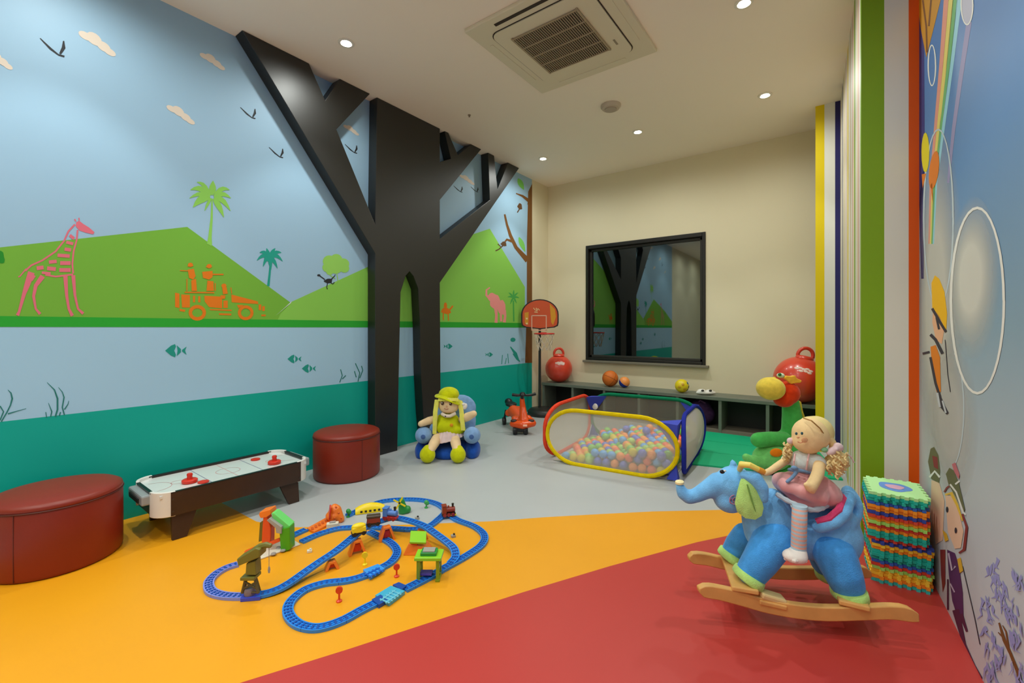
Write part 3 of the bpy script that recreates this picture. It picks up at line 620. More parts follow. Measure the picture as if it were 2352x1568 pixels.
for u in (973, 1084):
    a = organic('armrest', [fr.chain((u, 999, 19, -.09), (u + 2, 999, 19, .14))], lb_, ch, .008, 4)
    B().lathe([(.018, 0), (.019, .004), (.004, .007)], fr.P(u - 1, 1003, -.152), Euler((PI / 2, 0, 0)).to_quaternion(), 12).build('button', plush('button blue', (74, 104, 160)), a)
dl = thing('rag_doll', 'plush rag doll in a lime sun hat and dress sitting on the blue armchair', 'doll', fr.loc, YAW)
skin_p = cloth('doll skin', (240, 208, 164)); lime = plush('lime', (204, 208, 22)); limec = cloth('lime dress', (196, 204, 20)); yel = cloth('yellow yarn', (236, 232, 110))
hd = organic('head', [fr.e(1031, 928, -.02, 25, 21, .075), fr.e(1031, 935, -.03, 22, 14, .065)], skin_p, dl, .007, 4)
for u, v in ((1016, 926), (1035, 927)):
    e_ = B().ell(fr.P(u, v, -.093), (.012, .006, .014)).build('eye', M('doll eye', (70, 40, 26), .3), hd)
    B().ell(fr.P(u - 1, v - 1, -.1), (.004, .003, .004)).build('glint', M('eye glint', (235, 235, 230), .3), e_)
B().tube([fr.P(1020, 938, -.094), fr.P(1025, 940, -.098), fr.P(1030, 938.5, -.096)], .002, 6).build('mouth', cloth('doll mouth', (176, 92, 80)), hd)
B().ell(fr.P(1026, 933, -.099), (.006, .006, .005)).build('nose', cloth('doll nose', (226, 170, 130)), hd)
ht = organic('hat_crown', [fr.e(1031, 905, .0, 24, 17, .085)], lime, dl, .008, 5)
b = B(); n = 40; rgs = []
for rr, dz in ((.82, .012), (1.0, .0), (1.38, -.016), (1.42, -.02), (1.38, -.026), (1.0, -.012), (.8, 0)):
    rg = []
    for k in range(n):
        a = 2 * PI * k / n; q = fr.P(1031, 911, 0) + Vector((.082 * rr * math.cos(a), .088 * rr * math.sin(a), dz + .012 * math.sin(3 * a + .6) * (rr - .8) + .028 * (-math.cos(a)) * rr * .9 - .008 * math.sin(a)))
        rg.append(q)
    rgs.append(rg)
b.rings(rgs).build('hat_brim', lime, dl, 60)
for pts_ in ([(1004, 918, 5, -.06), (1000, 945, 4.5, -.09), (999, 970, 4, -.09), (998, 996, 3.5, -.08)], [(1056, 920, 5, -.05), (1060, 945, 4.5, -.07), (1062, 968, 4.5, -.08), (1064, 988, 4, -.08)]):
    b = B()
    for k in range(5):
        ox = (k - 2) * .005; b.tube([fr.P(u, v, dd) + Vector((ox, .004 * (k % 2), 0)) for u, v, r, dd in pts_], [fr.R(r) * .55 for _, _, r, _ in pts_], 6)
    b.build('hair', yel, dl)
b = B()
for k in range(9): b.tube([fr.P(1010 + k * 5, 914, -.085 - .01 * math.sin(PI * k / 8)), fr.P(1009 + k * 5.2, 921, -.09 - .014 * math.sin(PI * k / 8))], .011, 6)
b.build('fringe', yel, dl)
B().ell(fr.P(1068, 933, -.06), (.018, .012, .026), (0, .4, 0)).ell(fr.P(1065, 928, -.065), (.014, .01, .012)).build('hat_flower', cloth('flower white', (232, 226, 220)), dl)
organic('dress', [fr.e(1027, 962, .0, 27, 14, .075), fr.e(1028, 978, -.02, 30, 20, .09), fr.e(1042, 985, -.02, 28, 14, .09)], limec, dl, .008, 5)
b = B(); rgs = []
for rr, dz in ((.86, .02), (1.12, -.02), (1.3, -.06), (1.28, -.063), (1.08, -.02), (.8, .02)):
    rgs.append([fr.P(1030, 990, -.02) + Vector(((.095 + .007 * (k % 2)) * rr * math.cos(2 * PI * k / 44), (.088 + .007 * (k % 2)) * rr * math.sin(2 * PI * k / 44), dz + .028 * math.cos(2 * PI * k / 44))) for k in range(44)])
b.rings(rgs).build('skirt_frill', cloth('frill pink white', (228, 204, 204)), dl, 0)
B().tube([fr.P(1015, 950, -.06), fr.P(1024, 955, -.085), fr.P(1034, 955, -.085), fr.P(1046, 949, -.06)], .014, 8).build('collar', cloth('collar pale', (230, 214, 196)), dl)
organic('arm', [fr.chain((1002, 962, 9, -.02), (985, 966, 9, -.06), (967, 973, 7, -.1))], skin_p, dl, .006, 4)
organic('arm', [fr.chain((1062, 962, 9, -.02), (1074, 957, 10, -.06), (1088, 950, 7.5, -.09))], skin_p, dl, .006, 4)
organic('leg', [fr.chain((1005, 1005, 12, -.06), (997, 1018, 11.5, -.14), (988, 1034, 9.5, -.2))], skin_p, dl, .006, 4)
organic('leg', [fr.chain((1044, 1005, 12, -.06), (1047, 1018, 11.5, -.14), (1050, 1034, 9.5, -.2))], skin_p, dl, .006, 4)
for u in (982, 1052):
    q = fr.P(u, 1048, -.2); q.z = .064
    f_ = organic('shoe', [('e', q, (.062, .055, .064)), ('e', q + Vector((0, .012, .02)), (.046, .045, .055))], lime, dl, .007, 5)
B().ell(fr.P(1037, 976, -.115), (.014, .006, .014)).build('dress_flower', cloth('orange flower', (224, 150, 40)), dl)
B().ell(fr.P(1023, 956, -.1), (.006, .006, .006)).build('button', M('button dark', (60, 40, 60), .4), dl)

# ---------------------------------------------------------------- orange swing car
fr = Fr(1196, 996)
sc = thing('swing_car', 'orange ride-on swing car with black handlebar in front of the hoop base', 'ride-on toy', fr.loc, YAW)
orp = plastic('car orange', (236, 84, 20), .25); bkp = plastic('car black', (22, 22, 24), .4)
organic('body', [fr.chain((1178, 973, 8, -.02), (1200, 976, 9, -.06), (1224, 972, 8, -.02)), fr.chain((1202, 974, 14, .0), (1192, 958, 14, .16), (1180, 944, 15, .32)), fr.chain((1168, 948, 9, .34), (1180, 942, 12, .46), (1200, 940, 8, .36)), fr.chain((1182, 962, 8, .06), (1212, 962, 10, .06), (1224, 968, 6, .0))], orp, sc, .009, 5)
organic('steering_column', [fr.chain((1203, 966, 11, .0), (1201, 940, 8, .05), (1199, 916, 5.5, .06)), fr.chain((1210, 968, 6, -.02), (1203, 940, 5, .03))], orp, sc, .007, 4)
organic('seat', [fr.e(1174, 928, .42, 15, 6, .1), fr.e(1168, 922, .5, 10, 9, .05)], bkp, sc, .008, 4)
hb = B().tube([fr.P(1177, 906, .05), fr.P(1188, 907.5, .03), fr.P(1199, 907, .02), (fr.P(1212, 907.5, .03)), fr.P(1222, 906.5, .05), fr.P(1230, 904, .06)], [.016, .014, .012, .012, .014, .016], 10).build('handlebar', bkp, sc)
B().lathe([(.03, -.012), (.034, 0), (.02, .022), (.004, .026)], fr.P(1200, 906, .03), n=16).build('hub', bkp, hb)
B().cone(fr.P(1199, 918, .06), .016, fr.P(1200, 906, .03), .016, 12).build('stem', bkp, sc)
def wheel(x, y, r, w, rz, par, name='wheel'):
    q = Euler((0, PI / 2, rz)).to_quaternion()
    o = B().lathe([(r * .5, -w / 2), (r * .9, -w / 2), (r, -w * .3), (r, w * .3), (r * .9, w / 2), (r * .5, w / 2)], (x, y, r), q, 18).build(name, bkp, par)
    B().lathe([(r * .5, -w * .53), (r * .2, -w * .58), (r * .2, w * .58), (r * .5, w * .53)], (x, y, r), q, 12).build('wheel_hub', M('hub dark red', (90, 26, 20), .4), o)
for u in (1183, 1207):
    p = fr.P(u, 996, -.03); wheel(p.x, p.y, .04, .04, .1, sc)
B().box((fr.P(1195, 990, -.03).x, fr.P(1195, 990, -.03).y, .055), (.1, .06, .05)).build('front_axle', bkp, sc, 0, .01)
for u, d_ in ((1158, .42), (1202, .46)):
    p = fr.P(u, 970, d_); wheel(p.x, p.y, .042, .035, .2, sc)
    B().cone((p.x, p.y, .05), .012, (p.x + .02, p.y, .16), .012, 8).build('wheel_strut', bkp, sc)
for u in (1180, 1220): B().ell(fr.P(u, 966, -.035), (.032, .02, .014), (.3, 0, 0)).build('footrest', M('footrest dark', (50, 26, 20), .5), sc)
B().box(fr.P(1206, 977, -.095), (.04, .006, .02), (-.5, 0, 0)).build('sticker', M('sticker pale', (240, 170, 140), .4), sc, 0)

# ---------------------------------------------------------------- basketball stand
fr = Fr(1250, 952)
bk = thing('basketball_stand', 'toy basketball hoop on a thin black pole with round base in the corner', 'basketball hoop', fr.loc, YAW)
bsm = M('stand black', (38, 36, 34), .45)
cx_ = fr.P(1240, 950).x
B().lathe([(.2, 0), (.205, .012), (.2, .05), (.17, .075), (.06, .085), (.03, .09)], (0, 0, 0), n=36).build('base', bsm, bk, 50)
B().lathe([(.03, .088), (.03, .1), (.014, .102)], (fr.P(1271, 950).x, -.02, -.012), n=14).build('cap', M('cap mauve', (120, 100, 116), .5), bk)
ztop = fr.P(1240, 720).z
B().cone((cx_, .02, .07), .017, (cx_, .02, ztop), .015, 14).build('pole', bsm, bk)
uc, vb, vt = 1240, 757, 687
wb = fr.R(43); b = B(); out = []
zb_ = fr.P(uc, 752).z; zt_ = fr.P(uc, vt).z; zm = fr.P(uc, 722).z
out = [(-wb * .78, zb_), (-wb * .96, zb_ + .02), (-wb, zb_ + .06), (-wb, zm)]
for k in range(1, 16):
    a = PI - PI * k / 16; out.append((wb * math.cos(a), zm + (zt_ - zm) * math.sin(a)))
out += [(wb, zm), (wb, zb_ + .06), (wb * .96, zb_ + .02), (wb * .78, zb_), (0, zb_ - .02)]
bb = B().prism([(cx_ + x, -.012, z) for x, z in out], (0, .02, 0)).build('backboard', M('board black', (40, 26, 22), .4), bk, 0)
mx = lambda k: [(cx_ + x * k, -.0135, zm + (z - zm) * k) for x, z in out]
B().face(mx(.92)); b = B(); b.face(mx(.93)); b.build('board_face', M('board orange', (206, 82, 38), .4), bb, 0)
b = B()
b.face([(cx_ + wb * .52, -.0145, zm + .13), (cx_ + wb * .8, -.0145, zm + .06), (cx_ + wb * .86, -.0145, zm - .03), (cx_ + wb * .7, -.0145, zb_ + .03), (cx_ + wb * .6, -.0145, zb_ + .06)])
b.build('board_flash', M('board yellow', (214, 148, 30), .4), bb, 0); b = B()
b.face([(cx_ - wb * .82, -.0145, zm + .02), (cx_ - wb * .6, -.0145, zm + .03), (cx_ - wb * .62, -.0145, zb_ + .03), (cx_ - wb * .8, -.0145, zb_ + .05)])
b.build('board_flash', M('board yellow', (214, 148, 30), .4), bb, 0)
b = B()
for x0, x1, z0, z1 in ((-.46, .36, .012, .0), (-.46, .36, -.165, -.177), (-.46, -.41, -.177, .012), (.31, .36, -.177, .012)):
    b.face([(cx_ + wb * x0, -.0152, zm + z0 - .02), (cx_ + wb * x1, -.0152, zm + z0 - .02), (cx_ + wb * x1, -.0152, zm + z1 - .02), (cx_ + wb * x0, -.0152, zm + z1 - .02)])
b.build('target_square', M('board white', (226, 176, 150), .4), bb, 0)
b = B()
for pts_ in ([(-.34, .1), (-.26, .07), (-.2, .1), (-.14, .06)], [(-.22, .06), (-.1, .09), (-.02, .07)], [(-.3, .05), (-.12, .045)]):
    for q in ribq([(x * wb, z) for x, z in pts_], .009): b.face([(cx_ + x, -.0156, zm + z - .02) for x, z in q])
for q in (ell2(-wb * .7, zm - .05, .012, .012, 10), ell2(-wb * .7, zm - .11, .012, .012, 10)): b.face([(cx_ + x, -.0156, z) for x, z in q])
b.build('board_scribble', M('scribble pale', (236, 206, 150), .4), bb, 0)
rz = fr.P(1250, 766, -.12).z; rc = Vector((fr.P(1250, 766, -.12).x, -.13, rz)); rr = .115
rim = B().tube([rc + Vector((rr * math.cos(2 * PI * k / 32), rr * math.sin(2 * PI * k / 32), 0)) for k in range(32)], .008, 8, True).build('rim', plastic('rim red', (206, 48, 40)), bk)
B().box((rc.x, -.018, rz), (.07, .03, .03)).build('rim_bracket', plastic('rim red', (206, 48, 40)), bk, 0)
nm_ = M('net cord', (206, 190, 170), .9)
b = B(); n = 8
for k in range(n):
    for s_ in (-1, 1):
        pts_ = []
        for i in range(6):
            f = i / 5; a = 2 * PI * (k + s_ * f * 1.5) / n; r1 = rr * (1 - .38 * f); pts_.append(rc + Vector((r1 * math.cos(a), r1 * math.sin(a), -.008 - .19 * f)))
        b.tube(pts_, .0035, 5)
b.build('net', nm_, rim)

# ---------------------------------------------------------------- balls and bits on the bench
redb = M('hopper red', (220, 66, 44), .3, spec=.5, coat=.3)
def hopper(lb, x, y, r, ha, tilt=0):
    rot = Euler((0, tilt, YAW + ha)); c_ = Vector((x, y, BZ + r)) - rot.to_matrix() @ Vector((0, 0, r))
    t = thing('hopper_ball', lb, 'hopper ball', c_, 0, 'red hopper balls'); t.rotation_euler = rot
    o = B().ell((0, 0, r), (r, r, r), None, 36, 26).build('ball', redb, t)
    pts_ = [(-.045, 0, r * 1.88)]
    for k in range(13):
        a = PI - PI * k / 12; pts_.append((.062 * math.cos(a), 0, r * 1.98 + .07 * math.sin(a) + .02))
    pts_.append((.045, 0, r * 1.88))
    B().tube(pts_, .016, 10).build('handle', redb, t)
    B().lathe([(.075, 0), (.07, .018), (.04, .026), (.001, .028)], (0, 0, r * 1.945), n=24).build('collar', redb, t, 60)
    w = M('hopper print', (240, 210, 200), .4); b = B()
    for i, (a, zz) in enumerate(((-.5, .5), (-.35, .55), (-.2, .52), (-.05, .56), (.1, .5), (-.3, .42), (-.1, .44), (.05, .4))):
        c = Vector((math.sin(a) * math.cos(zz), -math.cos(a) * math.cos(zz), math.sin(zz))) * r + Vector((0, 0, r)); n_ = (c - Vector((0, 0, r))).normalized()
        q = n_.to_track_quat('Z', 'Y'); b.lathe([(.016, .0005), (.013, .002), (.001, .0022)], c - n_ * .001, q, 10, 1.2, .7)
    b.build('printed_marks', w, o)
hopper('red hopper ball with loop handle at the left end of the bench', -2.895, 4.97, .172, .2)
t_ = hopper('red hopper ball with loop handle at the right end of the bench', -.305, 4.93, .212, -.3, .22)
def ball(name, lb, x, y, r, m, grooves=None, extra=None):
    t = thing(name, lb, 'ball', (x, y, BZ + .002), YAW)
    o = B().ell((0, 0, r), r, None, 28, 20).build('ball_skin', m, t)
    if grooves:
        for k in range(3):
            R_ = Euler((PI / 2 * (k == 1), PI / 2 * (k == 2) + .5, .3)).to_matrix()
            B().tube([R_ @ Vector((r * math.cos(2 * PI * i / 40), r * math.sin(2 * PI * i / 40), 0)) + Vector((0, 0, r)) for i in range(40)], .0018, 5, True).build('seam', grooves, o)
    return t, o
ball('toy_basketball', 'orange toy basketball on the bench left of the window', -2.185, 4.95, .093, M('basketball orange', (212, 108, 24), .6, bump=.2, bscale=300), M('ball seam', (120, 60, 20), .6))
t, o = ball('small_ball', 'small ball half blue half orange beside the toy basketball', -2.01, 4.95, .062, M('ball blue', (20, 52, 160), .35))
b = B(); rgs = []
R_ = Euler((.5, .55, 0)).to_matrix()
for k in range(8):
    a = PI / 2 * (1 - k / 7) * .98 + .02; rgs.append([R_ @ Vector((.0627 * math.cos(a) * math.cos(2 * PI * i / 24), .0627 * math.cos(a) * math.sin(2 * PI * i / 24), .0627 * math.sin(a))) + Vector((0, 0, .062)) for i in range(24)])
b.rings(rgs, cap=False).build('orange_half', M('ball half orange', (240, 150, 74), .4), o)
t, o = ball('small_ball', 'small yellow ball with blue and black patches right of the bench middle', -1.36, 4.93, .071, M('ball yellow', (228, 204, 20), .4))
for i, (a, zz, m_) in enumerate(((.85, .5, (40, 90, 120)), (1.0, -.1, (30, 36, 40)), (.9, -.6, (30, 40, 60)), (-.2, .3, (200, 150, 20)), (-.7, -.1, (206, 160, 20)), (.1, -.4, (206, 160, 20)))):
    c = Vector((math.sin(a) * math.cos(zz), -math.cos(a) * math.cos(zz), math.sin(zz))) * .0705 + Vector((0, 0, .071)); n_ = (c - Vector((0, 0, .071))).normalized()
    B().lathe([(.019, -.002), (.014, .0012), (.001, .0022)], c - n_ * .0005, n_.to_track_quat('Z', 'Y'), 6).build('patch', M('patch %d %d %d' % m_, m_, .4), o)
p_ = Vector((-1.118, 4.93, BZ))
sl = thing('toy_mouse', 'small flat white toy with two dark spots on the bench', 'toy', p_, YAW)
wt = M('toy white', (232, 230, 224), .4)
organic('shell', [('e', (0, 0, .022), (.105, .05, .022)), ('e', (-.045, 0, .036), (.045, .042, .024)), ('e', (.035, 0, .034), (.04, .04, .02))], wt, sl, .006, 4, 0)
for x in (-.05, .03): B().ell((x, -.036, .047), (.016, .008, .011)).build('dark_spot', M('toy dark', (50, 48, 46), .4), sl)
pb = thing('purple_bag', 'dark purple patterned bag pushed into a bench cubby behind the ball pit', 'bag', (-1.2, 4.99, .03), 0)
organic('sack', [('e', (0, 0, .12), (.16, .1, .12)), ('e', (.02, 0, .2), (.1, .07, .07))], cloth('purple', (62, 36, 70), .3), pb, .012, 4, .0)
B().tube([(.0, -.03, .24), (.03, -.08, .27), (.07, -.04, .24)], .008, 8).build('strap', cloth('bag strap', (100, 60, 100)), pb)

# ---------------------------------------------------------------- pop-up ball pit
A_, B_, C_, D_ = Vector((-1.868, 3.03, 0)), Vector((-.888, 3.12, 0)), Vector((-.975, 4.06, 0)), Vector((-1.95, 3.98, 0))
pit = thing('ball_pit', 'square pop-up mesh ball pit with yellow, blue, red and green frame rims', 'ball pit', (0, 0, 0))
def mesh_mat(n, rgb, a): return M('netting ' + n, rgb, .8, spec=.1, alpha=a)
HP = .42
def panel(P, Q, name, col, lean, cr_, alpha=.5, netc=(214, 210, 198), rr=.15):
    e = (Q - P); Lh = e.length; e.normalize(); out_ = Vector((e.y, -e.x, 0))
    W_ = lambda s_, z: P + e * s_ + Vector((0, 0, z)) + out_ * (lean * math.sin(PI * min(max(z / HP, 0), 1)) * (.5 + .5 * math.sin(PI * s_ / Lh)))
    o = []
    for cx, cz, a0 in ((Lh - cr_, HP - rr, 0), (cr_, HP - rr, PI / 2), (cr_, rr + .008, PI), (Lh - cr_, rr + .008, 1.5 * PI)):
        for k in range(9):
            a = a0 + PI / 2 * k / 8; o.append((cx + cr_ * math.cos(a), cz + rr * math.sin(a)))
    pt = [W_(s_, z) for s_, z in o]
    rim_ = B().tube(pt, .016, 8, True).build(name, cloth(name + ' binding', col, .1), pit)
    b = B(); cen = W_(Lh / 2, HP / 2); n = len(pt)
    ins = [[W_(Lh / 2 + (s_ - Lh / 2) * f, HP / 2 + (z - HP / 2) * f) for s_, z in o] for f in (1, .75, .5, .25)]
    b.rings(ins, cap=False); v = b.bm.verts.new(cen); b.bm.verts.ensure_lookup_table()
    k0 = len(b.bm.verts) - 1 - n
    for i in range(n): b.bm.faces.new((b.bm.verts[k0 + i], b.bm.verts[k0 + (i + 1) % n], v))
    b.build('netting', mesh_mat(name, netc, alpha), rim_, 80)
    return W_
panel(A_, B_, 'yellow_rim', (226, 196, 12), .0, .25, .4, (228, 222, 208), .205)
panel(B_, C_, 'blue_rim', (34, 44, 150), .08, .3, .8, (206, 200, 190), .2)
panel(C_, D_, 'green_rim', (14, 120, 82), .02, .2, .5, (150, 146, 132))
panel(D_, A_, 'red_rim', (226, 70, 44), .05, .25, .6)
blu = M('gusset blue', (56, 72, 196), .7, alpha=.9)
for P, a_, b_ in ((B_, A_, C_), (D_, C_, A_), (A_, B_, D_), (C_, B_, D_)):
    if P is A_: continue
    da, db2 = (a_ - P).normalized(), (b_ - P).normalized(); up = Vector((0, 0, 1))
    b = B(); k = .15
    b.prism([P + up * (HP - .02) + da * k, P + up * (HP - .03), P + up * (HP - .02) + db2 * k, P + up * (HP * .5) + (da + db2) * .012], (da + db2) * .004)
    b.build('corner_gusset', blu, pit, 0)
    b = B(); b.prism([P + up * .012 + da * .07, P + up * .012, P + up * .012 + db2 * .07, P + up * (HP * .3) + (da + db2) * .012], (da + db2) * .004)
    b.build('corner_gusset', blu, pit, 0)
ci = (A_ + B_ + C_ + D_) / 4; sh_ = .93
B().prism([ci + (q - ci) * sh_ + Vector((0, 0, .002)) for q in (A_, B_, C_, D_)], (0, 0, .004)).build('base_sheet', M('pit base', (190, 184, 172), .7), pit, 0)
B().ell(A_.lerp(C_, .5) * 0 + D_ + Vector((.06, -.05, .3)), (.03, .012, .03)).build('hanging_tag', M('tag white', (230, 228, 220), .6), pit)
cols = [('red-orange', (250, 104, 70)), ('yellow', (255, 214, 50)), ('green', (130, 206, 90)), ('light blue', (92, 172, 240)), ('violet-blue', (98, 112, 214)), ('pale green', (176, 220, 110)), ('orange', (255, 150, 66))]
rb_ = random.Random(11); src = {}; cnt = 0; br = .0325; spots = []
for lay in range(4):
    for j in range(15):
        for i in range(15):
            x_ = .065 + (i + .5 * (j % 2)) * .0665 + (.033 if lay % 2 else 0); y_ = .055 + j * .0578 + (.0193 if lay % 2 else 0)
            s_, q_ = x_ / .985, y_ / .93
            if s_ > .93 or q_ > .92: continue
            top = 3.3 * min(1, max(0, (s_ - .02) / .62)) * (.62 + .38 * q_)
            if s_ < .10 + .05 * math.sin(q_ * 9): continue
            if lay > top + rb_.uniform(-.5, .3): continue
            if lay == 0 and top > 1.9 and .12 < q_ < .9 and s_ < .9: continue       # buried, never seen
            if lay == 1 and top > 2.9 and .14 < q_ < .9: continue
            spots.append((s_, q_, lay))
for s_, q_, lay in spots[:296]:
    pt = A_ + (B_ - A_) * s_ + (D_ - A_) * q_
    z = .0075 + br + lay * .0535 + rb_.uniform(0, .004)
    nm, c = rb_.choice(cols)
    if nm not in src:
        o = B().ell((0, 0, 0), br, None, 16, 10).build('pit_ball', M('ball ' + nm, c, .35))
        tag(o, '%s plastic ball in the pop-up ball pit' % nm, 'ball', '%s balls in the pit' % nm); src[nm] = o
    else:
        o = src[nm].copy(); COL.objects.link(o)
    o.location = (pt.x + rb_.uniform(-.002, .002), pt.y + rb_.uniform(-.002, .002), z); cnt += 1
print('pit balls', cnt)

# ---------------------------------------------------------------- stack of foam puzzle mats
def puzzle(w, h, n, d):
    """outline of a mat with interlocking teeth"""
    o = []
    for (x0, y0), (x1, y1), (nx, ny) in (((-w, -h), (w, -h), (0, -1)), ((w, -h), (w, h), (1, 0)), ((w, h), (-w, h), (0, 1)), ((-w, h), (-w, -h), (-1, 0))):
        for i in range(n):
            for f, k in ((0, 0), (.5, 0), (.5, 1), (1, 1)) if i % 1 == 0 else ():
                a = (i + .08 + .84 * f) / n; o.append((x0 + (x1 - x0) * a + nx * d * k, y0 + (y1 - y0) * a + ny * d * k))
    return o
FO = dict(teal=(30, 190, 172), navy=(52, 76, 170), orange=(255, 160, 40), red=(226, 76, 54), lime=(170, 230, 110), yellow=(255, 216, 60), blue=(56, 110, 206), mint=(190, 244, 170), aqua=(60, 204, 196))
seq = ['aqua', 'orange', 'yellow', 'yellow', 'lime', 'red', 'blue', 'teal', 'teal', 'teal', 'orange', 'yellow', 'navy', 'red', 'teal', 'teal', 'orange', 'red', 'lime', 'orange', 'red', 'navy', 'orange', 'orange', 'blue', 'teal', 'teal', 'mint']
posn = {0: 'at the very bottom of the stack', len(seq) - 1: 'on top of the stack, with a blue inlay'}
th = .372 / len(seq); ctr = Vector((.192, 2.515, 0))
meshes = {}
rm = random.Random(3)
cnts = {}
for i, k in enumerate(seq):
    ov = puzzle(.086, .115, 6, .012)
    if k not in meshes or i == len(seq) - 1:
        o = B().prism([(x, y, 0) for x, y in ov], (0, 0, th * .9)).build('foam_mat', M('foam ' + k, FO[k], .7, bump=.08, bscale=300), None, 0)
        meshes[k] = o.data
    else:
        o = bpy.data.objects.new('foam_mat', meshes[k]); COL.objects.link(o)
    low = i < 13
    o.location = ctr + Vector(((.004 if low else -.006) + rm.uniform(-.003, .003), rm.uniform(-.004, .004) + (0 if low else -.004), i * th)); o.rotation_euler = (0, 0, math.radians(3.2 + rm.uniform(-.8, .8) + (1.2 if low else -.6)))
    cnts[k] = cnts.get(k, 0) + 1
    ORD = 'lowest second third fourth fifth sixth seventh eighth ninth tenth eleventh twelfth thirteenth fourteenth fifteenth sixteenth seventeenth eighteenth nineteenth twentieth twenty-first twenty-second twenty-third twenty-fourth twenty-fifth twenty-sixth twenty-seventh topmost'.split()
    tag(o, '%s foam puzzle mat, %s layer counted up from the floor in the stack' % (k, ORD[i]) if 0 < i < len(seq) - 1 else ('aqua foam puzzle mat at the very bottom of the stack' if i == 0 else 'mint foam puzzle mat with blue inlay on top of the stack'), 'foam mat', 'stacked foam puzzle mats')
    if i == len(seq) - 1:
        z = th * .9 + .0006
        B().face([(x * 1.0, y, z) for x, y in blob(0, .0, .05, .066, 24, .05, 4)]); b = B(); b.face([(x, y, z) for x, y in blob(.0, .0, .052, .066, 24, .06, 4)]); b.build('inlay', M('foam inlay blue', (104, 150, 222), .7), o, 0)
        b = B(); b.face([(x, y, z + .0008) for x, y in blob(.0, .0, .030, .034, 20, .06, 8)]); b.build('inlay', M('foam inlay pink', (220, 170, 196), .7), o, 0)

# ---------------------------------------------------------------- toy railway
def cr_spline(pts, step):
    P = [pts[0] * 2 - pts[1]] + pts + [pts[-1] * 2 - pts[-2]]; out_ = []
    for i in range(1, len(P) - 2):
        a, b_, c, d_ = P[i - 1:i + 3]; n = max(2, int((c - b_).length / step))
        for k in range(n):
            t = k / n; out_.append(.5 * ((2 * b_) + (c - a) * t + (2 * a - 5 * b_ + 4 * c - d_) * t * t + (3 * b_ - a - 3 * c + d_) * t ** 3))
    return out_ + [P[-2]]
def even(P, step):
    out_ = [P[0]]; acc = 0
    for a, c in zip(P[:-1], P[1:]):
        d_ = (c - a).length
        while acc + d_ >= step:
            a = a.lerp(c, (step - acc) / d_); d_ = (c - a).length; acc = 0; out_.append(a)
            if d_ < 1e-9: break
        acc += d_
    return out_
trk = thing('toy_train_track', 'blue plastic toy railway track laid in loops on the yellow floor', 'train track', (0, 0, 0))
tb = M('track blue', (40, 132, 222), .35); tv = M('track violet blue', (128, 142, 222), .35); td = M('track tie blue', (22, 74, 160), .4)
def track(q, mat_=tb, piece=.13, w=.019):
    P = even(cr_spline([fl(*x) if len(x) == 3 else fl(x[0], x[1], 0) for x in q], .006), .0098)
    n = len(P); acc = 0; st_ = 0; cuts = [0]
    for i in range(1, n):
        acc += (P[i] - P[i - 1]).length
        if acc > piece and n - i > 4: cuts.append(i); acc = 0
    cuts.append(n - 1)
    for a, c in zip(cuts[:-1], cuts[1:]):
        b = B(); rg = []
        seg = P[a:c + 1]
        for i in range(a, c + 1):
            t = (P[min(i + 1, n - 1)] - P[max(i - 1, 0)]); t.z = 0; t.normalize(); s_ = Vector((t.y, -t.x, 0)); p = P[i] + Vector((0, 0, .0005))
            if i == a: p = p + t * .0008
            if i == c: p = p - t * .0008
            h = .007
            rg.append([p + s_ * x + Vector((0, 0, z)) for x, z in ((-w, 0), (-w, h + .004), (-w * .74, h + .004), (-w * .74, h), (-w * .4, h), (-w * .4, h + .0025), (-w * .22, h + .0025), (-w * .22, h), (w * .22, h), (w * .22, h + .0025), (w * .4, h + .0025), (w * .4, h), (w * .74, h), (w * .74, h + .004), (w, h + .004), (w, 0))])
        b.rings(rg); o = b.build('track_piece', mat_, trk, 0)
        b = B()
        for i in range(a + 1, c, 1):
            t = (P[min(i + 1, n - 1)] - P[max(i - 1, 0)]).normalized(); ang = math.atan2(t.y, t.x)
            if i % 2: b.box(P[i] + Vector((0, 0, .0085)), (.0075, w * 1.35, .0045), (0, -math.asin(max(-1, min(1, t.z))), ang))
        if len(b.bm.verts): b.build('sleepers', td, o, 0)['kind'] = 'stuff'
track([(547, 1298), (520, 1307), (496, 1321), (480, 1340), (484, 1360), (508, 1370), (545, 1373), (582, 1371)], tv)
zt = .07
track([(584, 1371, .001), (612, 1366, .003), (640, 1356, .006), (668, 1340, .012), (700, 1317, .024), (736, 1292, .04), (776, 1265, .058), (815, 1233, .068), (842, 1212, .07), (872, 1200, .07), (905, 1192, .07), (940, 1198, .07), (975, 1211, .064), (1000, 1228, .05), (1022, 1244, .036), (1042, 1262, .02), (1046, 1282, .008), (1034, 1298, .001)])
track([(692, 1247), (733, 1229), (774, 1217), (807, 1214), (850, 1213), (905, 1216), (950, 1218), (985, 1211), (1008, 1194), (1022, 1180)])
track([(664, 1236), (690, 1224), (706, 1217)])
track([(798, 1186), (815, 1178), (832, 1170), (852, 1162), (880, 1153), (920, 1149), (965, 1150), (998, 1157), (1018, 1168), (1030, 1182), (1052, 1197), (1090, 1212), (1112, 1232), (1106, 1254), (1070, 1280), (1020, 1308), (990, 1326), (955, 1344), (925, 1359)])
track([(868, 1386), (830, 1405), (790, 1427), (750, 1442), (716, 1446), (682, 1436), (662, 1412), (668, 1385), (700, 1358), (745, 1343), (800, 1336), (838, 1325), (870, 1310), (900, 1292), (912, 1270), (898, 1250), (868, 1233), (846, 1222)])
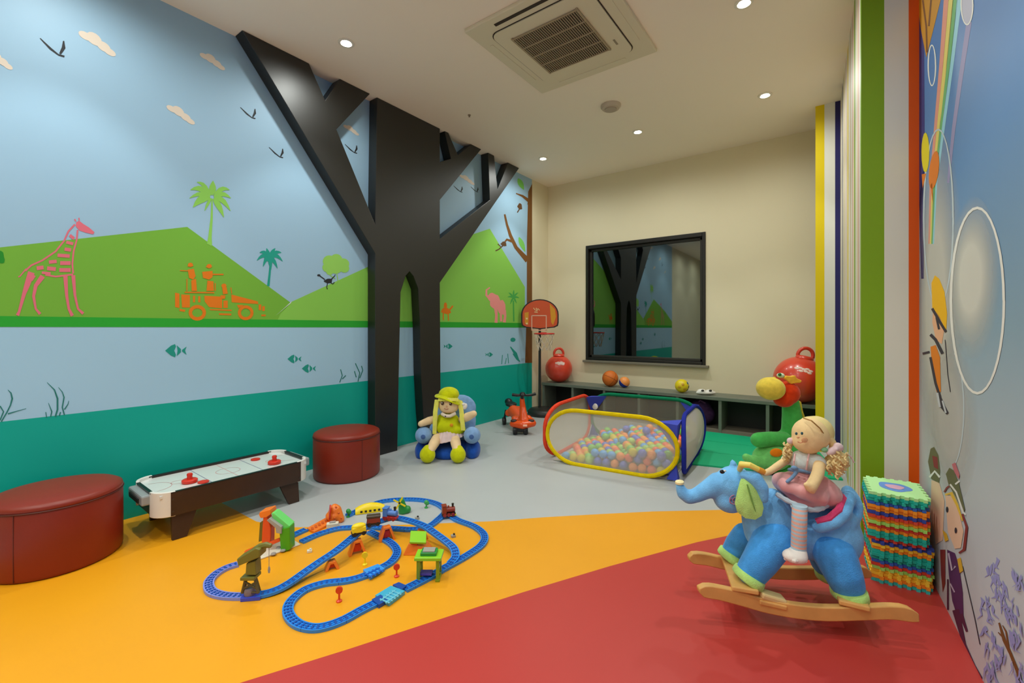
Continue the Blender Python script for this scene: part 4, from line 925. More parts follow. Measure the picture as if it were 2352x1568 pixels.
# switch piece, teal crossing, orange ramp are pieces of the same track
def plate(name, quad, h, mat_, z=.001, par=trk):
    return B().prism([fl(u, v, z) for u, v in quad], (0, 0, h)).build(name, mat_, par, 0)
plate('switch_piece', [(834, 1314), (868, 1301), (884, 1311), (850, 1332)], .0125, M('track blue bright', (56, 150, 234), .35))
plate('crossing_plate', [(862, 1374), (898, 1352), (930, 1364), (894, 1392)], .0135, M('crossing teal', (70, 172, 206), .3))
plate('track_joint', [(854, 1384), (874, 1373), (892, 1384), (870, 1397)], .014, td)
plate('track_joint', [(902, 1350), (916, 1344), (934, 1352), (922, 1362)], .014, td)
po, pr_, pg, pl_, py, pk = (plastic('toy ' + n, c) for n, c in (('orange', (240, 124, 36)), ('red', (206, 44, 20)), ('green', (34, 140, 60)), ('leaf', (140, 206, 40)), ('yellow', (246, 214, 16)), ('black', (28, 26, 26))))
pol, pgr, pwh, pbl, pmar = plastic('toy olive', (112, 108, 44)), plastic('toy grey', (160, 156, 150)), plastic('toy white', (222, 216, 196)), plastic('toy blue', (84, 130, 204)), plastic('toy maroon', (140, 52, 36))
def ribs(par, q0, q1, w, n, mat_, z):
    a, c = fl(*q0, z), fl(*q1, z); d_ = (c - a); ang = math.atan2(d_.y, d_.x)
    for sx in (-1, 1): B().box((a + c) / 2 + Vector((-math.sin(ang), math.cos(ang), 0)) * sx * w * .28, (d_.length, .006, .004), (0, 0, ang)).build('rail', mat_, par, 0)
    for k in range(n): B().box(a + d_ * ((k + .5) / n) + Vector((0, 0, -.0005)), (.006, w, .003), (0, 0, ang)).build('cross_rib', mat_, par, 0)
for o in [o for o in trk.children if o.name.startswith('switch_piece')]: ribs(o, (842, 1323), (876, 1306), .05, 4, M('track switch rib', (30, 100, 200), .35), .0150)
for o in [o for o in trk.children if o.name.startswith('crossing_plate')]: ribs(o, (880, 1382), (914, 1358), .05, 5, M('crossing rib', (110, 190, 214), .35), .0162)
# orange ramp with tunnel
def toy(name, lb, cat, u, v, group=None, z=0):
    f = Fr(u, v, z); return thing(name, lb, cat, f.loc, YAW, group), f
t, f = toy('tunnel_ramp', 'orange toy tunnel with a long ramp beside the track', 'toy tunnel', 752, 1198)
def pr(f, q, d, th_): return [f.P(u, v, d) for u, v in q]
W0 = [fl(705, 1217), fl(722, 1226), fl(768, 1200), fl(752, 1191)]
mw = Matrix.Translation(Vector(f.loc)) @ Matrix.Rotation(YAW, 4, 'Z'); wi = mw.inverted()
rp_ = B().prism([wi @ q for q in W0], (0, 0, .012)).build('ramp', po, t, 0, .002)
b = B()
for k in range(6):
    a = (W0[0].lerp(W0[3], (k + .5) / 6) + W0[1].lerp(W0[2], (k + .5) / 6)) / 2; b.box(wi @ a + Vector((0, 0, .013)), (.012, .03, .004), (0, 0, .5))
b.build('treads', M('toy dark orange', (206, 90, 20), .4), rp_, 0)['kind'] = 'stuff'
organic('tunnel_mound', [f.chain((770, 1174, 15, .01), (782, 1192, 9, .0)), f.e(766, 1184, .0, 18, 12, .035), f.e(768, 1168, .01, 10, 11, .03)], po, t, .005, 3, .001)
B().lathe([(.03, -.004), (.03, .002), (.001, .003)], f.P(757, 1176, -.03), Vector((-1, -.5, .1)).to_track_quat('Z', 'Y'), 20, .75, 1.3).build('tunnel_mouth', pr_, t)
for u, v in ((772, 1165), (778, 1178), (768, 1190), (784, 1190)): B().ell(f.P(u, v, -.032), (.006, .004, .006)).build('stud', M('toy dark orange', (206, 90, 20), .4), t)
t, f = toy('track_block', 'small white block beside the orange tunnel', 'toy block', 764, 1210)
B().box((0, 0, .012), (.06, .03, .024), (0, 0, .3)).build('block', pwh, t, 0, .004); B().box((0, 0, .027), (.03, .018, .006), (0, 0, .3)).build('cap', pgr, t, 0, .002)
def dome(name, lb, u, v, L, w, h, m, ang, z=0):
    f = Fr(u, v, z); t = thing(name, lb, 'toy tunnel', f.loc, YAW + ang); b = B()
    rg = []
    for i in range(9):
        x = -L / 2 + L * i / 8; k = math.sin(PI * (i + .8) / 9.6) ** .5
        rg.append([(x, w * math.cos(PI * j / 10), h * k * math.sin(PI * j / 10) + .002) for j in range(11)])
    b.rings(rg).build('cover', m, t)
    b = B()
    for i in range(5): b.box((-L * .3 + L * .15 * i, -w * .93, h * .3), (.012, .006, .01))
    b.build('windows', pk, t, 0)['kind'] = 'stuff'
dome('tunnel_cover', 'bright yellow toy tunnel over the back track', 850, 1174, .16, .03, .048, py, .35)
# windmill
t, f = toy('toy_windmill', 'green toy windmill with yellow sails behind the blue engine', 'toy building', 926, 1178)
organic('tower', [f.chain((926, 1172, 11, 0), (922, 1150, 7, 0)), f.e(936, 1170, .01, 8, 9, .025)], pg, t, .005, 2, .001)
hub_ = f.P(918, 1154, -.032); b = B().lathe([(.006, -.004), (.006, .006), (.001, .007)], hub_, Vector((0, -1, .1)).to_track_quat('Z', 'Y'), 10); hb = b.build('sail_hub', pk, t)
for k in range(4):
    a = PI / 4 + .3 + PI / 2 * k; d_ = Vector((math.cos(a), 0, math.sin(a))); B().box(hub_ + d_ * .022 + Vector((0, -.006, 0)), (.032, .003, .008), (0, -a, 0)).build('sail', py, t, 0)
# engines and wagons
def engine(name, lb, u, v, z, ang, mb, mbase, tender=False, L=.075):
    f = Fr(u, v, z); t = thing(name, lb, 'toy train', f.loc, YAW + ang, None)
    B().box((0, 0, .014), (L, .032, .012)).build('chassis', mbase, t, 0, .002)
    q = Euler((0, PI / 2, 0)).to_quaternion()
    B().lathe([(.014, -L * .18), (.015, L * .45), (.012, L * .48), (.001, L * .485)], (0, 0, .034), q, 18).build('boiler', mb, t)
    B().box((-L * .32, 0, .038), (L * .32, .034, .04)).build('cab', mb, t, 0, .002)
    B().box((-L * .32, 0, .06), (L * .38, .038, .005)).build('cab_roof', mb, t, 0, .002)
    B().cone((L * .32, 0, .045), .005, (L * .32, 0, .066), .007, 12).build('funnel', pk, t)
    B().ell((0, 0, .05), (.006, .006, .008)).build('dome', mb, t)
    for x in (-.3, 0, .3):
        for sy in (-1, 1):
            B().lathe([(.010, -.002), (.010, .002), (.003, .003)], (x * L, sy * .017, .0105), Euler((PI / 2, 0, 0)).to_quaternion(), 14).build('wheel', plastic('toy wheel', (150, 40, 40)), t)
    return t
engine('toy_engine', 'blue toy steam engine on the raised track', 897, 1193, .081, -.2, pbl, plastic('toy engine red', (190, 50, 50)))
t = engine('toy_engine', 'red-brown toy engine with black and yellow base on the outer track', 1030, 1184, .0125, .3, pmar, pk)
B().box((.026, 0, .007), (.03, .036, .006)).build('buffer_plate', py, t, 0)
def wagon(lb, u, v, z, ang, body, load, lm):
    f = Fr(u, v, z); t = thing('toy_wagon', lb, 'toy train', f.loc, YAW + ang)
    B().box((0, 0, .013), (.066, .03, .008)).build('chassis', pk, t, 0)
    B().box((0, 0, .028), (.062, .034, .024)).build('body', body, t, 0, .003)
    for x in (-.02, .02):
        for sy in (-1, 1): B().lathe([(.010, -.002), (.010, .002), (.003, .003)], (x, sy * .015, .0105), Euler((PI / 2, 0, 0)).to_quaternion(), 12).build('wheel', pk, t)
    if load == 'dome': B().ell((0, 0, .042), (.033, .018, .014)).build('load', lm, t)
    else: B().box((0, 0, .046), (.066, .036, .012)).build('roof', lm, t, 0, .004)
wagon('dark toy goods wagon with red sides behind the blue engine', 858, 1206, .081, .28, pmar, 'roof', plastic('toy brown', (74, 60, 46)))
wagon('yellow loaded toy wagon on the raised track', 824, 1228, .079, .5, py, 'dome', py)
# supports
def support(lb, u, v, h, w=.04):
    f = Fr(u, v); t = thing('track_support', lb, 'track support', f.loc, YAW + .5, 'orange track supports')
    for sx in (-1, 1):
        B().prism([(sx * w, -.022, 0), (sx * w, .022, 0), (sx * w * .45, .016, h), (sx * w * .45, -.016, h)], (-sx * .012, 0, 0)).build('leg', po, t, 0, .002)
    B().box((0, 0, h - .006), (w * .9, .034, .01)).build('cap', po, t, 0, .002)
    B().box((0, .0, h * .42), (w * .9, .012, h * .5)).build('panel', pr_, t, 0)
support('orange track support with red panel under the yellow wagon', 820, 1270, .064)
support('orange track support with red panel under the blue engine', 888, 1238, .066)
support('low orange track support under the climbing track', 762, 1305, .036, .03)
support('orange track support at the bend beside the green-roofed hut', 968, 1236, .046, .03)
# hut
t, f = toy('toy_hut', 'orange toy hut with a sloping lime roof', 'toy building', 963, 1268)
B().prism([(-.07, -.03, 0), (.065, -.03, 0), (.035, -.02, .035), (-.045, -.02, .05)], (0, .06, 0)).build('base', po, t, 0, .003)
B().box((-.005, .0, .07), (.075, .07, .012), (.35, .12, .2)).build('roof', pl_, t, 0, .003)
B().box((-.02, -.005, .052), (.03, .03, .03)).build('front', pr_, t, 0, .002)
# arch tower
t, f = toy('toy_arch_tower', 'lime green toy arch tower standing over the track', 'toy building', 986, 1326)
b = B()
lg = plastic('toy lattice green', (126, 150, 30))
for sx in (-1, 1):
    b = B()
    for sy in (-1, 1): b.box((sx * .04, sy * .028, .045), (.014, .01, .09))
    for z in (.02, .045, .07): b.box((sx * .04, 0, z), (.01, .06, .006), (.5 if z == .045 else -.5, 0, 0))
    b.box((sx * .04, 0, .005), (.018, .07, .01)); b.build('tower_leg', lg, t, 0, .001)
B().box((0, 0, .095), (.112, .078, .014)).build('roof', pl_, t, 0, .003)
B().box((0, 0, .108), (.066, .05, .014)).build('roof_deck', pg, t, 0, .002); B().box((0, 0, .117), (.05, .036, .006)).build('hatch', pgr, t, 0, .001)
B().box((-.012, 0, .021), (.05, .036, .008)).build('gate', plastic('toy violet', (90, 70, 170)), t, 0, .002)
# crane
t, f = toy('toy_crane', 'olive toy crane with a hanging hook standing over the violet loop', 'toy crane', 574, 1372)
dol = plastic('toy dark olive', (84, 72, 36))
for u0, u1, d_ in ((556, 566, -.02), (594, 584, -.02), (560, 567, .03), (598, 586, .03)): B().tube([f.P(u0, 1362, d_), f.P(u1, 1322, d_ * .4)], .0055, 6).build('tower_leg', dol, t)
b = B()
for (u0, v0), (u1, v1) in (((559, 1352), (590, 1336)), ((592, 1352), (562, 1336)), ((557, 1360), (594, 1360))): b.tube([f.P(u0, v0, -.016), f.P(u1, v1, -.014)], .004, 6)
b.build('cross_brace', dol, t)
B().lathe([(.02, 0), (.024, .02), (.02, .03)], (0, 0, .012), n=14).build('winch', plastic('toy steel', (120, 110, 120)), t)
c_ = f.P(576, 1322, 0); B().box(c_, (.055, .05, .012)).build('platform', pol, t, 0, .002)
B().prism([f.P(563, 1321, -.018), f.P(588, 1321, -.018), f.P(586, 1288, -.018), f.P(565, 1294, -.018)], (0, .04, 0)).build('column', pol, t, 0, .003)
B().prism([f.P(543, 1284, -.026), f.P(546, 1301, -.026), f.P(596, 1280, -.026), f.P(597, 1262, -.026), f.P(586, 1259, -.026)], (0, .05, 0)).build('cabin', pol, t, 0, .004)
bm_ = B().tube([f.P(586, 1262, 0), f.P(598, 1255, 0), f.P(611, 1251, 0), f.P(623, 1253, 0)], [.012, .013, .012, .008], 8).build('boom', pol, t)
B().tube([f.P(618, 1254, 0), f.P(618, 1304, 0)], .0012, 5).build('hook_line', pgr, t); B().lathe([(.003, -.012), (.005, 0), (.003, .012)], f.P(618, 1308, 0), n=8).build('hook', pgr, t)
plate('crane_base', [(556, 1366), (594, 1364), (598, 1378), (552, 1382)], .012, plastic('toy indigo', (60, 76, 200)))
# quarry
t, f = toy('toy_quarry', 'toy quarry with orange tower and green hopper on a pale base plate', 'toy building', 640, 1262)
mw = Matrix.Translation(Vector(f.loc)) @ Matrix.Rotation(YAW, 4, 'Z'); wi = mw.inverted()
B().prism([wi @ fl(*q) for q in ((592, 1288), (690, 1252), (668, 1238), (575, 1268))], (0, 0, .008)).build('base_plate', pwh, t, 0, .003)
b = B()
for u, v in ((628, 1276), (650, 1268), (672, 1256), (640, 1262)): b.lathe([(.012, .008), (.01, .013), (.001, .014)], wi @ fl(u, v), n=12)
b.build('studs', pgr, t)['kind'] = 'stuff'
B().prism([f.P(600, 1252, .0), f.P(621, 1250, .0), f.P(622, 1212, .0), f.P(613, 1186, .0), f.P(604, 1186, 0), f.P(602, 1212, .0)], (0, .04, 0)).build('tower', pr_ if 0 else plastic('toy deep orange', (230, 84, 30)), t, 0, .004)
B().prism([f.P(594, 1182, -.008), f.P(596, 1176, -.008), f.P(620, 1170, -.008), f.P(622, 1181, -.008), f.P(612, 1188, -.008), f.P(598, 1190, -.008)], (0, .055, 0)).build('tower_head', po, t, 0, .003)
B().prism([f.P(594, 1244, .045), f.P(601, 1242, .045), f.P(603, 1196, .045), f.P(597, 1200, .045)], (0, .02, 0)).build('tower_back', pol, t, 0)
B().prism([f.P(641, 1216, -.02), f.P(645, 1271, -.02), f.P(666, 1262, -.02), f.P(665, 1210, -.02)], (0, .05, 0)).build('hopper', plastic('toy mid green', (70, 160, 24)), t, 0, .003)
B().prism([f.P(623, 1178, -.012), f.P(629, 1178, -.012), f.P(666, 1208, -.012), f.P(655, 1217, -.012), f.P(640, 1206, -.012), f.P(626, 1190, -.012)], (0, .05, 0)).build('hopper_roof', plastic('toy light green', (110, 216, 110)), t, 0, .003)
B().prism([f.P(612, 1195, -.028), f.P(618, 1190, -.028), f.P(646, 1210, -.028), f.P(646, 1226, -.028), f.P(634, 1224, -.028), f.P(632, 1212, -.028)], (0, .03, 0)).build('chute', pgr, t, 0, .002)
for u, v in ((578, 1262), (630, 1244)): B().box(f.P(u, v, -.01), (.06, .02, .014), (0, -.35, .2)).build('arm', plastic('toy deep orange', (230, 84, 30)), t, 0, .003)
# signs, trees and loose bits
def sign(name, lb, u, v, h, m, cat='toy sign'):
    t, f = toy(name, lb, cat, u, v); B().lathe([(.011, 0), (.011, .004), (.004, .008), (.0035, h * .62)], n=12).build('post', m, t)
    if 'tree' in name: organic('crown', [('e', (0, 0, h * .72), (.013, .013, h * .3)), ('e', (.006, 0, h * .6), (.012, .012, .012))], m, t, .003, 2)
    else: B().lathe([(.013, -.004), (.013, .004)], (0, 0, h * .8), Vector((.3, -1, 0)).to_track_quat('Z', 'Y'), 16).build('disc', m, t)
sign('toy_signal', 'small red toy signal inside the front loop', 779, 1381, .055, plastic('toy red signal', (222, 64, 24)))
sign('toy_signal', 'small red toy signal outside the bend near the arch tower', 911, 1324, .052, plastic('toy red signal', (222, 64, 24)))
sign('toy_signal', 'small yellow toy signal on the floor under the raised track', 838, 1297, .055, py)
sign('toy_tree', 'tiny green toy tree beside the orange tunnel', 800, 1187, .045, pg, 'toy tree')
sign('toy_tree', 'tiny green toy tree beside the back track', 979, 1166, .045, plastic('toy tree green', (60, 160, 80)), 'toy tree')
for lb, u, v, m in (('tiny grey toy part on the grey floor inside the loop', 958, 1192, pgr), ('tiny grey toy part on the yellow floor inside the outer loop', 1041, 1233, pgr), ('tiny white toy part in front of the quarry', 711, 1268, pwh)):
    t, f = toy('toy_part', lb, 'toy', u, v)
    B().box((0, 0, .006), (.022, .018, .012), (0, 0, .4)).build('block', m, t, 0, .002); B().box((.004, 0, .015), (.008, .01, .006), (0, 0, .4)).build('peg', pk if m is pgr else pwh, t, 0)

# ---------------------------------------------------------------- green plush dragon
f = Fr(1778, 1080)
dg = thing('plush_dragon', 'green plush dragon with red head and yellow snout sitting on the green mat', 'plush toy', f.loc, YAW)
gr1 = plush('dragon green', (78, 184, 88)); gr2 = plush('dragon belly green', (118, 204, 112))
organic('body', [f.e(1800, 1030, .08, 48, 40, .13), f.chain((1822, 1010, 28, .08), (1821, 985, 24, .06), (1819, 955, 21, .05), (1816, 925, 18, .03), (1810, 905, 16, .02)), f.chain((1800, 1008, 17, -.02), (1770, 1008, 17, -.06), (1742, 1010, 17, -.08)), f.chain((1845, 1070, 24, .0), (1800, 1092, 16, -.06), (1778, 1098, 12, -.1))], gr1, dg, .011, 6, .013)
organic('belly', [f.e(1772, 1050, -.05, 42, 30, .1), f.chain((1745, 1060, 16, -.08), (1722, 1056, 11, -.1), (1714, 1050, 9, -.1))], gr2, dg, .01, 6, .013)
organic('head', [f.e(1808, 902, .0, 26, 27, .09), f.e(1800, 915, -.01, 22, 20, .08)], plush('dragon red', (216, 62, 22)), dg, .009, 5)
organic('snout', [f.e(1770, 892, -.05, 31, 26, .09, (0, .1, 0))], plush('dragon yellow', (232, 204, 80)), dg, .009, 5)
organic('eyelid', [f.e(1793, 862, -.03, 8, 6, .03)], plush('dragon eye white', (206, 224, 200)), dg, .006, 3)
B().ell(f.P(1791, 860, -.06), (.013, .008, .012)).build('eye', plastic('dragon eye', (30, 110, 50)), dg)
b = B(); q = [(1802, 868), (1806, 863), (1818, 864), (1828, 862), (1830, 868), (1843, 874), (1840, 879), (1828, 880), (1818, 882)]
b.prism([f.P(u, v, -.06) for u, v in q], (0, .03, 0)); b.build('ear', plush('dragon ear', (244, 184, 60)), dg, 0, .006)
organic('spine_crest', [f.chain((1835, 925, 5, .04), (1840, 945, 4, .05), (1846, 962, 4, .06)), f.e(1833, 908, .04, 5, 6, .02)], plush('dragon crest', (226, 206, 70)), dg, .005, 3)
B().ell(f.P(1783, 1039, -.146), (.045, .012, .03)).build('belly_patch', cloth('patch orange', (240, 132, 26)), dg)
organic('nostril', [f.e(1778, 868, -.06, 4, 3, .012)], plush('dragon yellow', (232, 204, 80)), dg, .004, 2)

# ---------------------------------------------------------------- rocking elephant
f = Fr(1826, 1397, 0, -.15)
el = thing('rocking_elephant', 'blue plush rocking elephant with green ears on curved wooden rockers', 'rocking toy', f.loc, YAW)
eb = plush('elephant blue', (122, 190, 246)); ed = plush('elephant deep blue', (76, 162, 238)); eg = plush('ear green', (184, 226, 128)); pw = M('pale beech', (222, 168, 96), .42, spec=.4, var=.1, vscale=14)
DN, DF = -.085, .085
organic('body', [f.e(1764, 1196, .0, 56, 66, .092), f.e(1775, 1160, 0, 34, 38, .07), f.chain((1728, 1150, 40, 0), (1764, 1180, 52, 0)), f.chain((1764, 1220, 52, 0), (1838, 1236, 44, 0), (1905, 1232, 58, 0)), f.e(1907, 1226, .0, 60, 68, .105),
                 f.chain((1880, 1210, 14, -.085), (1915, 1200, 14, -.095), (1938, 1178, 14, -.08), (1949, 1146, 14, -.04), (1948, 1128, 14, .0), (1946, 1142, 14, .05), (1930, 1172, 15, .09), (1886, 1200, 15, .085)), f.chain((1944, 1196, 22, -.05), (1946, 1190, 22, .05)), f.e(1954, 1160, 0, 12, 40, .06)], eb, el, .009, 7)
organic('head', [f.e(1688, 1112, .0, 44, 42, .075), f.e(1674, 1146, .0, 34, 30, .062), f.chain((1650, 1112, 28, 0), (1620, 1126, 20, 0), (1600, 1137, 17, 0), (1582, 1142, 16, 0), (1568, 1133, 14.5, 0), (1562, 1117, 11, 0)), f.e(1684, 1064, 0, 8, 10, .014)], eb, el, .0075, 6)
tip = B().lathe([(.017, -.004), (.016, .003), (.001, .005)], f.P(1561, 1107, 0), Vector((-.1, -.1, 1)).to_track_quat('Z', 'Y'), 18).build('trunk_tip', plush('trunk cream', (238, 222, 170)), el)
def ear(sy, nm):
    D = -.078 if sy < 0 else .078
    q = [(1710, 1094), (1704, 1108), (1697, 1134), (1692, 1158), (1697, 1178), (1712, 1190), (1735, 1193), (1750, 1184), (1754, 1166), (1748, 1140), (1738, 1112), (1728, 1096)]
    b = B(); c_ = f.P(1722, 1146, D + sy * .022)
    inn = [f.P(u, v, D + sy * (.008 + .0006 * (v - 1094) * .35)) for u, v in q]
    fr_ = [c_ + (p - c_) * .55 + Vector((0, sy * .006, 0)) for p in inn]; bk_ = [p + Vector((0, -sy * .014, 0)) for p in inn]
    b.rings([fr_, inn, bk_]); o = b.build(nm, eg, el, 70)
    B().tube([f.P(1716, 1112, D + sy * .019), f.P(1726, 1146, D + sy * .032), f.P(1735, 1174, D + sy * .03)], [.0022, .003, .0015], 6).build('ear_fold', plush('ear fold', (118, 160, 76)), o)
    return o
ear(-1, 'ear_lining'); ear(1, 'ear_lining')
for sy in (-1, 1):
    D = .074 * sy
    organic('ear_back', [f.chain((1712, 1092, 12, D), (1734, 1098, 16, D + sy * .012), (1750, 1120, 14, D + sy * .018), (1755, 1146, 9, D + sy * .02))], eb, el, .006, 4)
# eye, cheek, handle
e_ = B().ell(f.P(1659, 1083, -.066), (.0095, .006, .0075)).build('eye', plastic('eye black', (20, 20, 22), .2), el)
B().ell(f.P(1664, 1081, -.066), (.007, .004, .004)).build('eye_white', plastic('eye pale', (226, 232, 230), .4), el)
b = B()
for k, (du, dv, ru, rv) in enumerate(((0, 0, 11, 10), (2, 1, 6, 5), (8, 9, 5, 4), (-4, 5, 5, 5))):
    b.tube([f.P(1668 + du + ru * math.cos(2 * PI * i / 22), 1132 + dv + rv * math.sin(2 * PI * i / 22), 0) * 1 + Vector((0, -.062 - .0035 * math.cos(k), 0)) for i in range(22)], .002, 5, True)
b.build('cheek_embroidery', cloth('embroidery pink', (186, 138, 170)), el)
b = B(); b.tube([f.P(1699, 1078, -.035), f.P(1704, 1066, -.075), f.P(1722, 1068, -.09), (f.P(1742, 1078, -.088))], [.01, .012, .011, .010], 10); b.build('handle', M('handle yellow', (238, 214, 100), .4), el)
B().tube([f.P(1740, 1077, -.088), f.P(1750, 1082, -.084), f.P(1757, 1086, -.08)], [.011, .0115, .009], 10).build('handle_grip', M('handle orange', (244, 166, 52), .4), el)
# saddle lining
b = B(); rgs = []
L_ = [(1876, 1198, -.085), (1904, 1190, -.096), (1926, 1171, -.086), (1938, 1146, -.05), (1940, 1132, 0), (1938, 1142, .03), (1928, 1166, .06), (1908, 1184, .08), (1884, 1194, .08)]
b.tube([f.P(*q) for q in L_], .0125, 8); b.build('saddle_lining', plush('lining pink', (222, 74, 120)), el)
organic('saddle_back', [f.chain((1926, 1186, 14, -.045), (1932, 1178, 15, 0), (1926, 1186, 14, .045)), f.e(1931, 1160, 0, 6, 20, .03)], plush('lining pink', (222, 74, 120)), el, .008, 4)
# legs with green soles, boots slightly deeper blue
def leg(ch, sole, ax, r, m):
    o = organic('leg', [f.chain(*ch)], m, el, .007, 5)
    q = Vector(ax).normalized().to_track_quat('Z', 'Y')
    B().lathe([(r * .9, -.012), (r, -.008), (r * 1.0, .004), (r * .97, .016), (r * .8, .02)], f.P(*sole), q, 30, 1, .8).build('sole', eg, o, 70)
a1 = Vector((-.5, 0, -.84)); a2 = Vector((.16, 0, -1))
leg([(1778, 1236, 42, DN * .7), (1748, 1284, 36, DN), (1728, 1312, 32, DN)], (1718, 1326, DN), -a1, f.R(39), ed)
leg([(1712, 1230, 30, DF * .8), (1694, 1252, 29, DF), (1684, 1266, 26, DF)], (1676, 1278, DF), -a1, f.R(34), ed)
leg([(1914, 1268, 44, DN * .7), (1936, 1318, 37, DN), (1944, 1338, 34, DN)], (1950, 1362, DN), -a2, f.R(40), ed)
leg([(1890, 1260, 38, DF * .8), (1898, 1290, 34, DF), (1904, 1300, 30, DF)], (1908, 1320, DF), -a2, f.R(38), ed)
def rocker(top, bot, d, th_):
    b = B(); n = len(top)
    P1 = cr_spline([f.P(u, v, d - th_ / 2) for u, v in top], .02); P2 = cr_spline([f.P(u, v, d - th_ / 2) for u, v in bot], .02)
    m_ = 30
    def rs(P):
        Ls = [0]
        for a, c in zip(P[:-1], P[1:]): Ls.append(Ls[-1] + (c - a).length)
        o = []
        for k in range(m_ + 1):
            x = Ls[-1] * k / m_; i = max(j for j in range(len(Ls)) if Ls[j] <= x + 1e-9); i = min(i, len(P) - 2); o.append(P[i].lerp(P[i + 1], (x - Ls[i]) / max(1e-9, Ls[i + 1] - Ls[i])))
        return o
    A1, A2 = rs(P1), rs(P2); Y = Vector((0, th_, 0))
    for q in A2: q.z = max(q.z, .0005)
    rg = []
    for p, q in zip(A1, A2): rg.append([p, p + Y, q + Y, q])
    b.rings(rg); return b.build('rocker', pw, el, 30, .004)
r1 = rocker([(1606, 1352), (1622, 1345), (1650, 1348), (1700, 1359), (1760, 1376), (1830, 1389), (1900, 1395), (1990, 1394), (2050, 1392), (2090, 1396), (2112, 1410)],
            [(1607, 1362), (1616, 1373), (1650, 1379), (1700, 1392), (1760, 1409), (1830, 1422), (1900, 1428), (1990, 1426), (2050, 1424), (2090, 1430), (2114, 1430)], -.13, .026)
rocker([(1583, 1280), (1592, 1271), (1620, 1272), (1660, 1281), (1720, 1295), (1780, 1303), (1850, 1305), (1900, 1304), (1960, 1300), (1990, 1303), (2003, 1314)],
       [(1584, 1288), (1592, 1296), (1620, 1299), (1660, 1308), (1720, 1322), (1780, 1331), (1850, 1333), (1900, 1331), (1960, 1327), (1990, 1329), (2004, 1328)], .13, .026)
def slab(q0, q1, w, h, name):
    a, c = f.P(*q0), f.P(*q1); m_ = (a + c) / 2; d_ = c - a; ang = math.atan2(d_.y, d_.x)
    return B().box(m_, (d_.length, w, h), (0, -math.asin(d_.z / d_.length), ang)).build(name, pw, el, 0, .004)
slab((1712, 1357, -.15), (1680, 1277, .14), .085, .016, 'crossbar'); slab((1963, 1392, -.15), (1925, 1305, .14), .085, .016, 'crossbar')
slab((1738, 1372, -.12), (1800, 1386, -.12), .06, .016, 'foot_rest')
B().box(f.P(1772, 1369, -.12), (.085, .05, .02), (0, .26, -.1)).build('foot_rest', M('pale beech light', (226, 196, 136), .45), el, 0, .006)

# ---------------------------------------------------------------- rag doll riding the elephant
rd = thing('cloth_doll', 'cloth doll with blonde pigtails and pink dress riding the blue elephant', 'doll', f.loc, YAW)
sk_ = cloth('doll peach', (242, 208, 154)); hair = cloth('yarn blonde', (232, 206, 148), .14); pkd = M('satin pink', (224, 158, 158), .45, spec=.4, bump=.3, bscale=40, var=.06, vscale=20, sheen=.4); wh_ = cloth('bodice pale', (216, 220, 216), .1)
h_ = organic('head', [f.e(1862, 998, -.01, 38, 38, .062), f.e(1855, 1012, -.014, 32, 28, .054), f.chain((1862, 1030, 14, 0), (1858, 1046, 14, 0))], sk_, rd, .0065, 5)
organic('hair_cap', [f.e(1876, 990, .008, 32, 35, .062), f.e(1868, 976, .005, 28, 20, .05)], cloth('hair cap', (234, 212, 146), .06), rd, .0065, 4)
B().tube([f.P(1846, 960, -.03), f.P(1864, 966, -.064), f.P(1884, 984, -.066), f.P(1898, 1006, -.05)], .0025, 6).build('cap_seam', cloth('seam brown', (176, 136, 80)), rd)
for u, v, d_ in ((1842, 995, -.066), (1829, 995.5, -.056)): B().ell(f.P(u, v, d_), (.0045, .003, .0055)).build('eye', plastic('doll eye teal', (50, 90, 96)), h_)
B().ell(f.P(1833, 1004, -.063), (.005, .004, .004)).build('nose', cloth('doll blush', (236, 178, 130)), h_)
B().tube([f.P(1832, 1014, -.06), f.P(1838, 1017, -.064), f.P(1844, 1015, -.067)], .0013, 5).build('mouth', cloth('doll lips', (206, 120, 100)), h_)
B().ell(f.P(1848, 1010, -.067), (.012, .003, .010)).build('cheek', cloth('doll blush', (236, 178, 130)), h_)
def curls(name, cu, cv, cd, rx, ry, rd_, n, seed, down=.5):
    r = random.Random(seed); b = B()
    for i in range(n):
        a = r.uniform(0, 2 * PI); k = math.sqrt(r.random()); p0 = f.P(cu + rx * k * math.cos(a), cv + ry * k * math.sin(a) - ry * .3, cd + rd_ * r.uniform(-1, 1)); pts_ = []
        ph = r.uniform(0, 6)
        for j in range(7):
            pts_.append(p0 + Vector((.005 * math.cos(ph + j * 1.3), .005 * math.sin(ph + j * 1.3), -j * .007 * down * 1.4)))
        b.tube(pts_, .0034, 5)
    o = b.build(name, hair, rd); return o
organic('pigtail', [f.chain((1900, 1004, 9, -.03), (1910, 1012, 8, -.03), (1916, 1026, 9, -.03)), f.chain((1916, 1036, 12, -.03), (1924, 1058, 22, -.03), (1922, 1076, 14, -.03))], hair, rd, .006, 3)
curls('curls', 1923, 1062, -.04, 26, 26, .04, 60, 4)['kind'] = 'stuff'
organic('pigtail', [f.chain((1820, 1010, 7, .02), (1812, 1024, 7, .02), (1806, 1044, 7, .01))], hair, rd, .005, 3)
curls('curls', 1809, 1034, 0, 9, 16, .015, 22, 7)['kind'] = 'stuff'
bw = cloth('bow pink', (230, 202, 204)); organic('bow', [f.e(1910, 1036, -.05, 13, 8, .014, (0, -.5, 0)), f.e(1926, 1026, -.05, 11, 9, .014, (0, .6, 0)), f.e(1918, 1031, -.056, 5, 5, .012)], bw, rd, .004, 2)
B().ell(f.P(1894, 1033, -.05), (.012, .009, .009)).build('hair_bead', cloth('bead green', (140, 196, 150)), rd)
B().ell(f.P(1815, 1012, -.005), (.012, .009, .012)).build('bow_small', bw, rd)
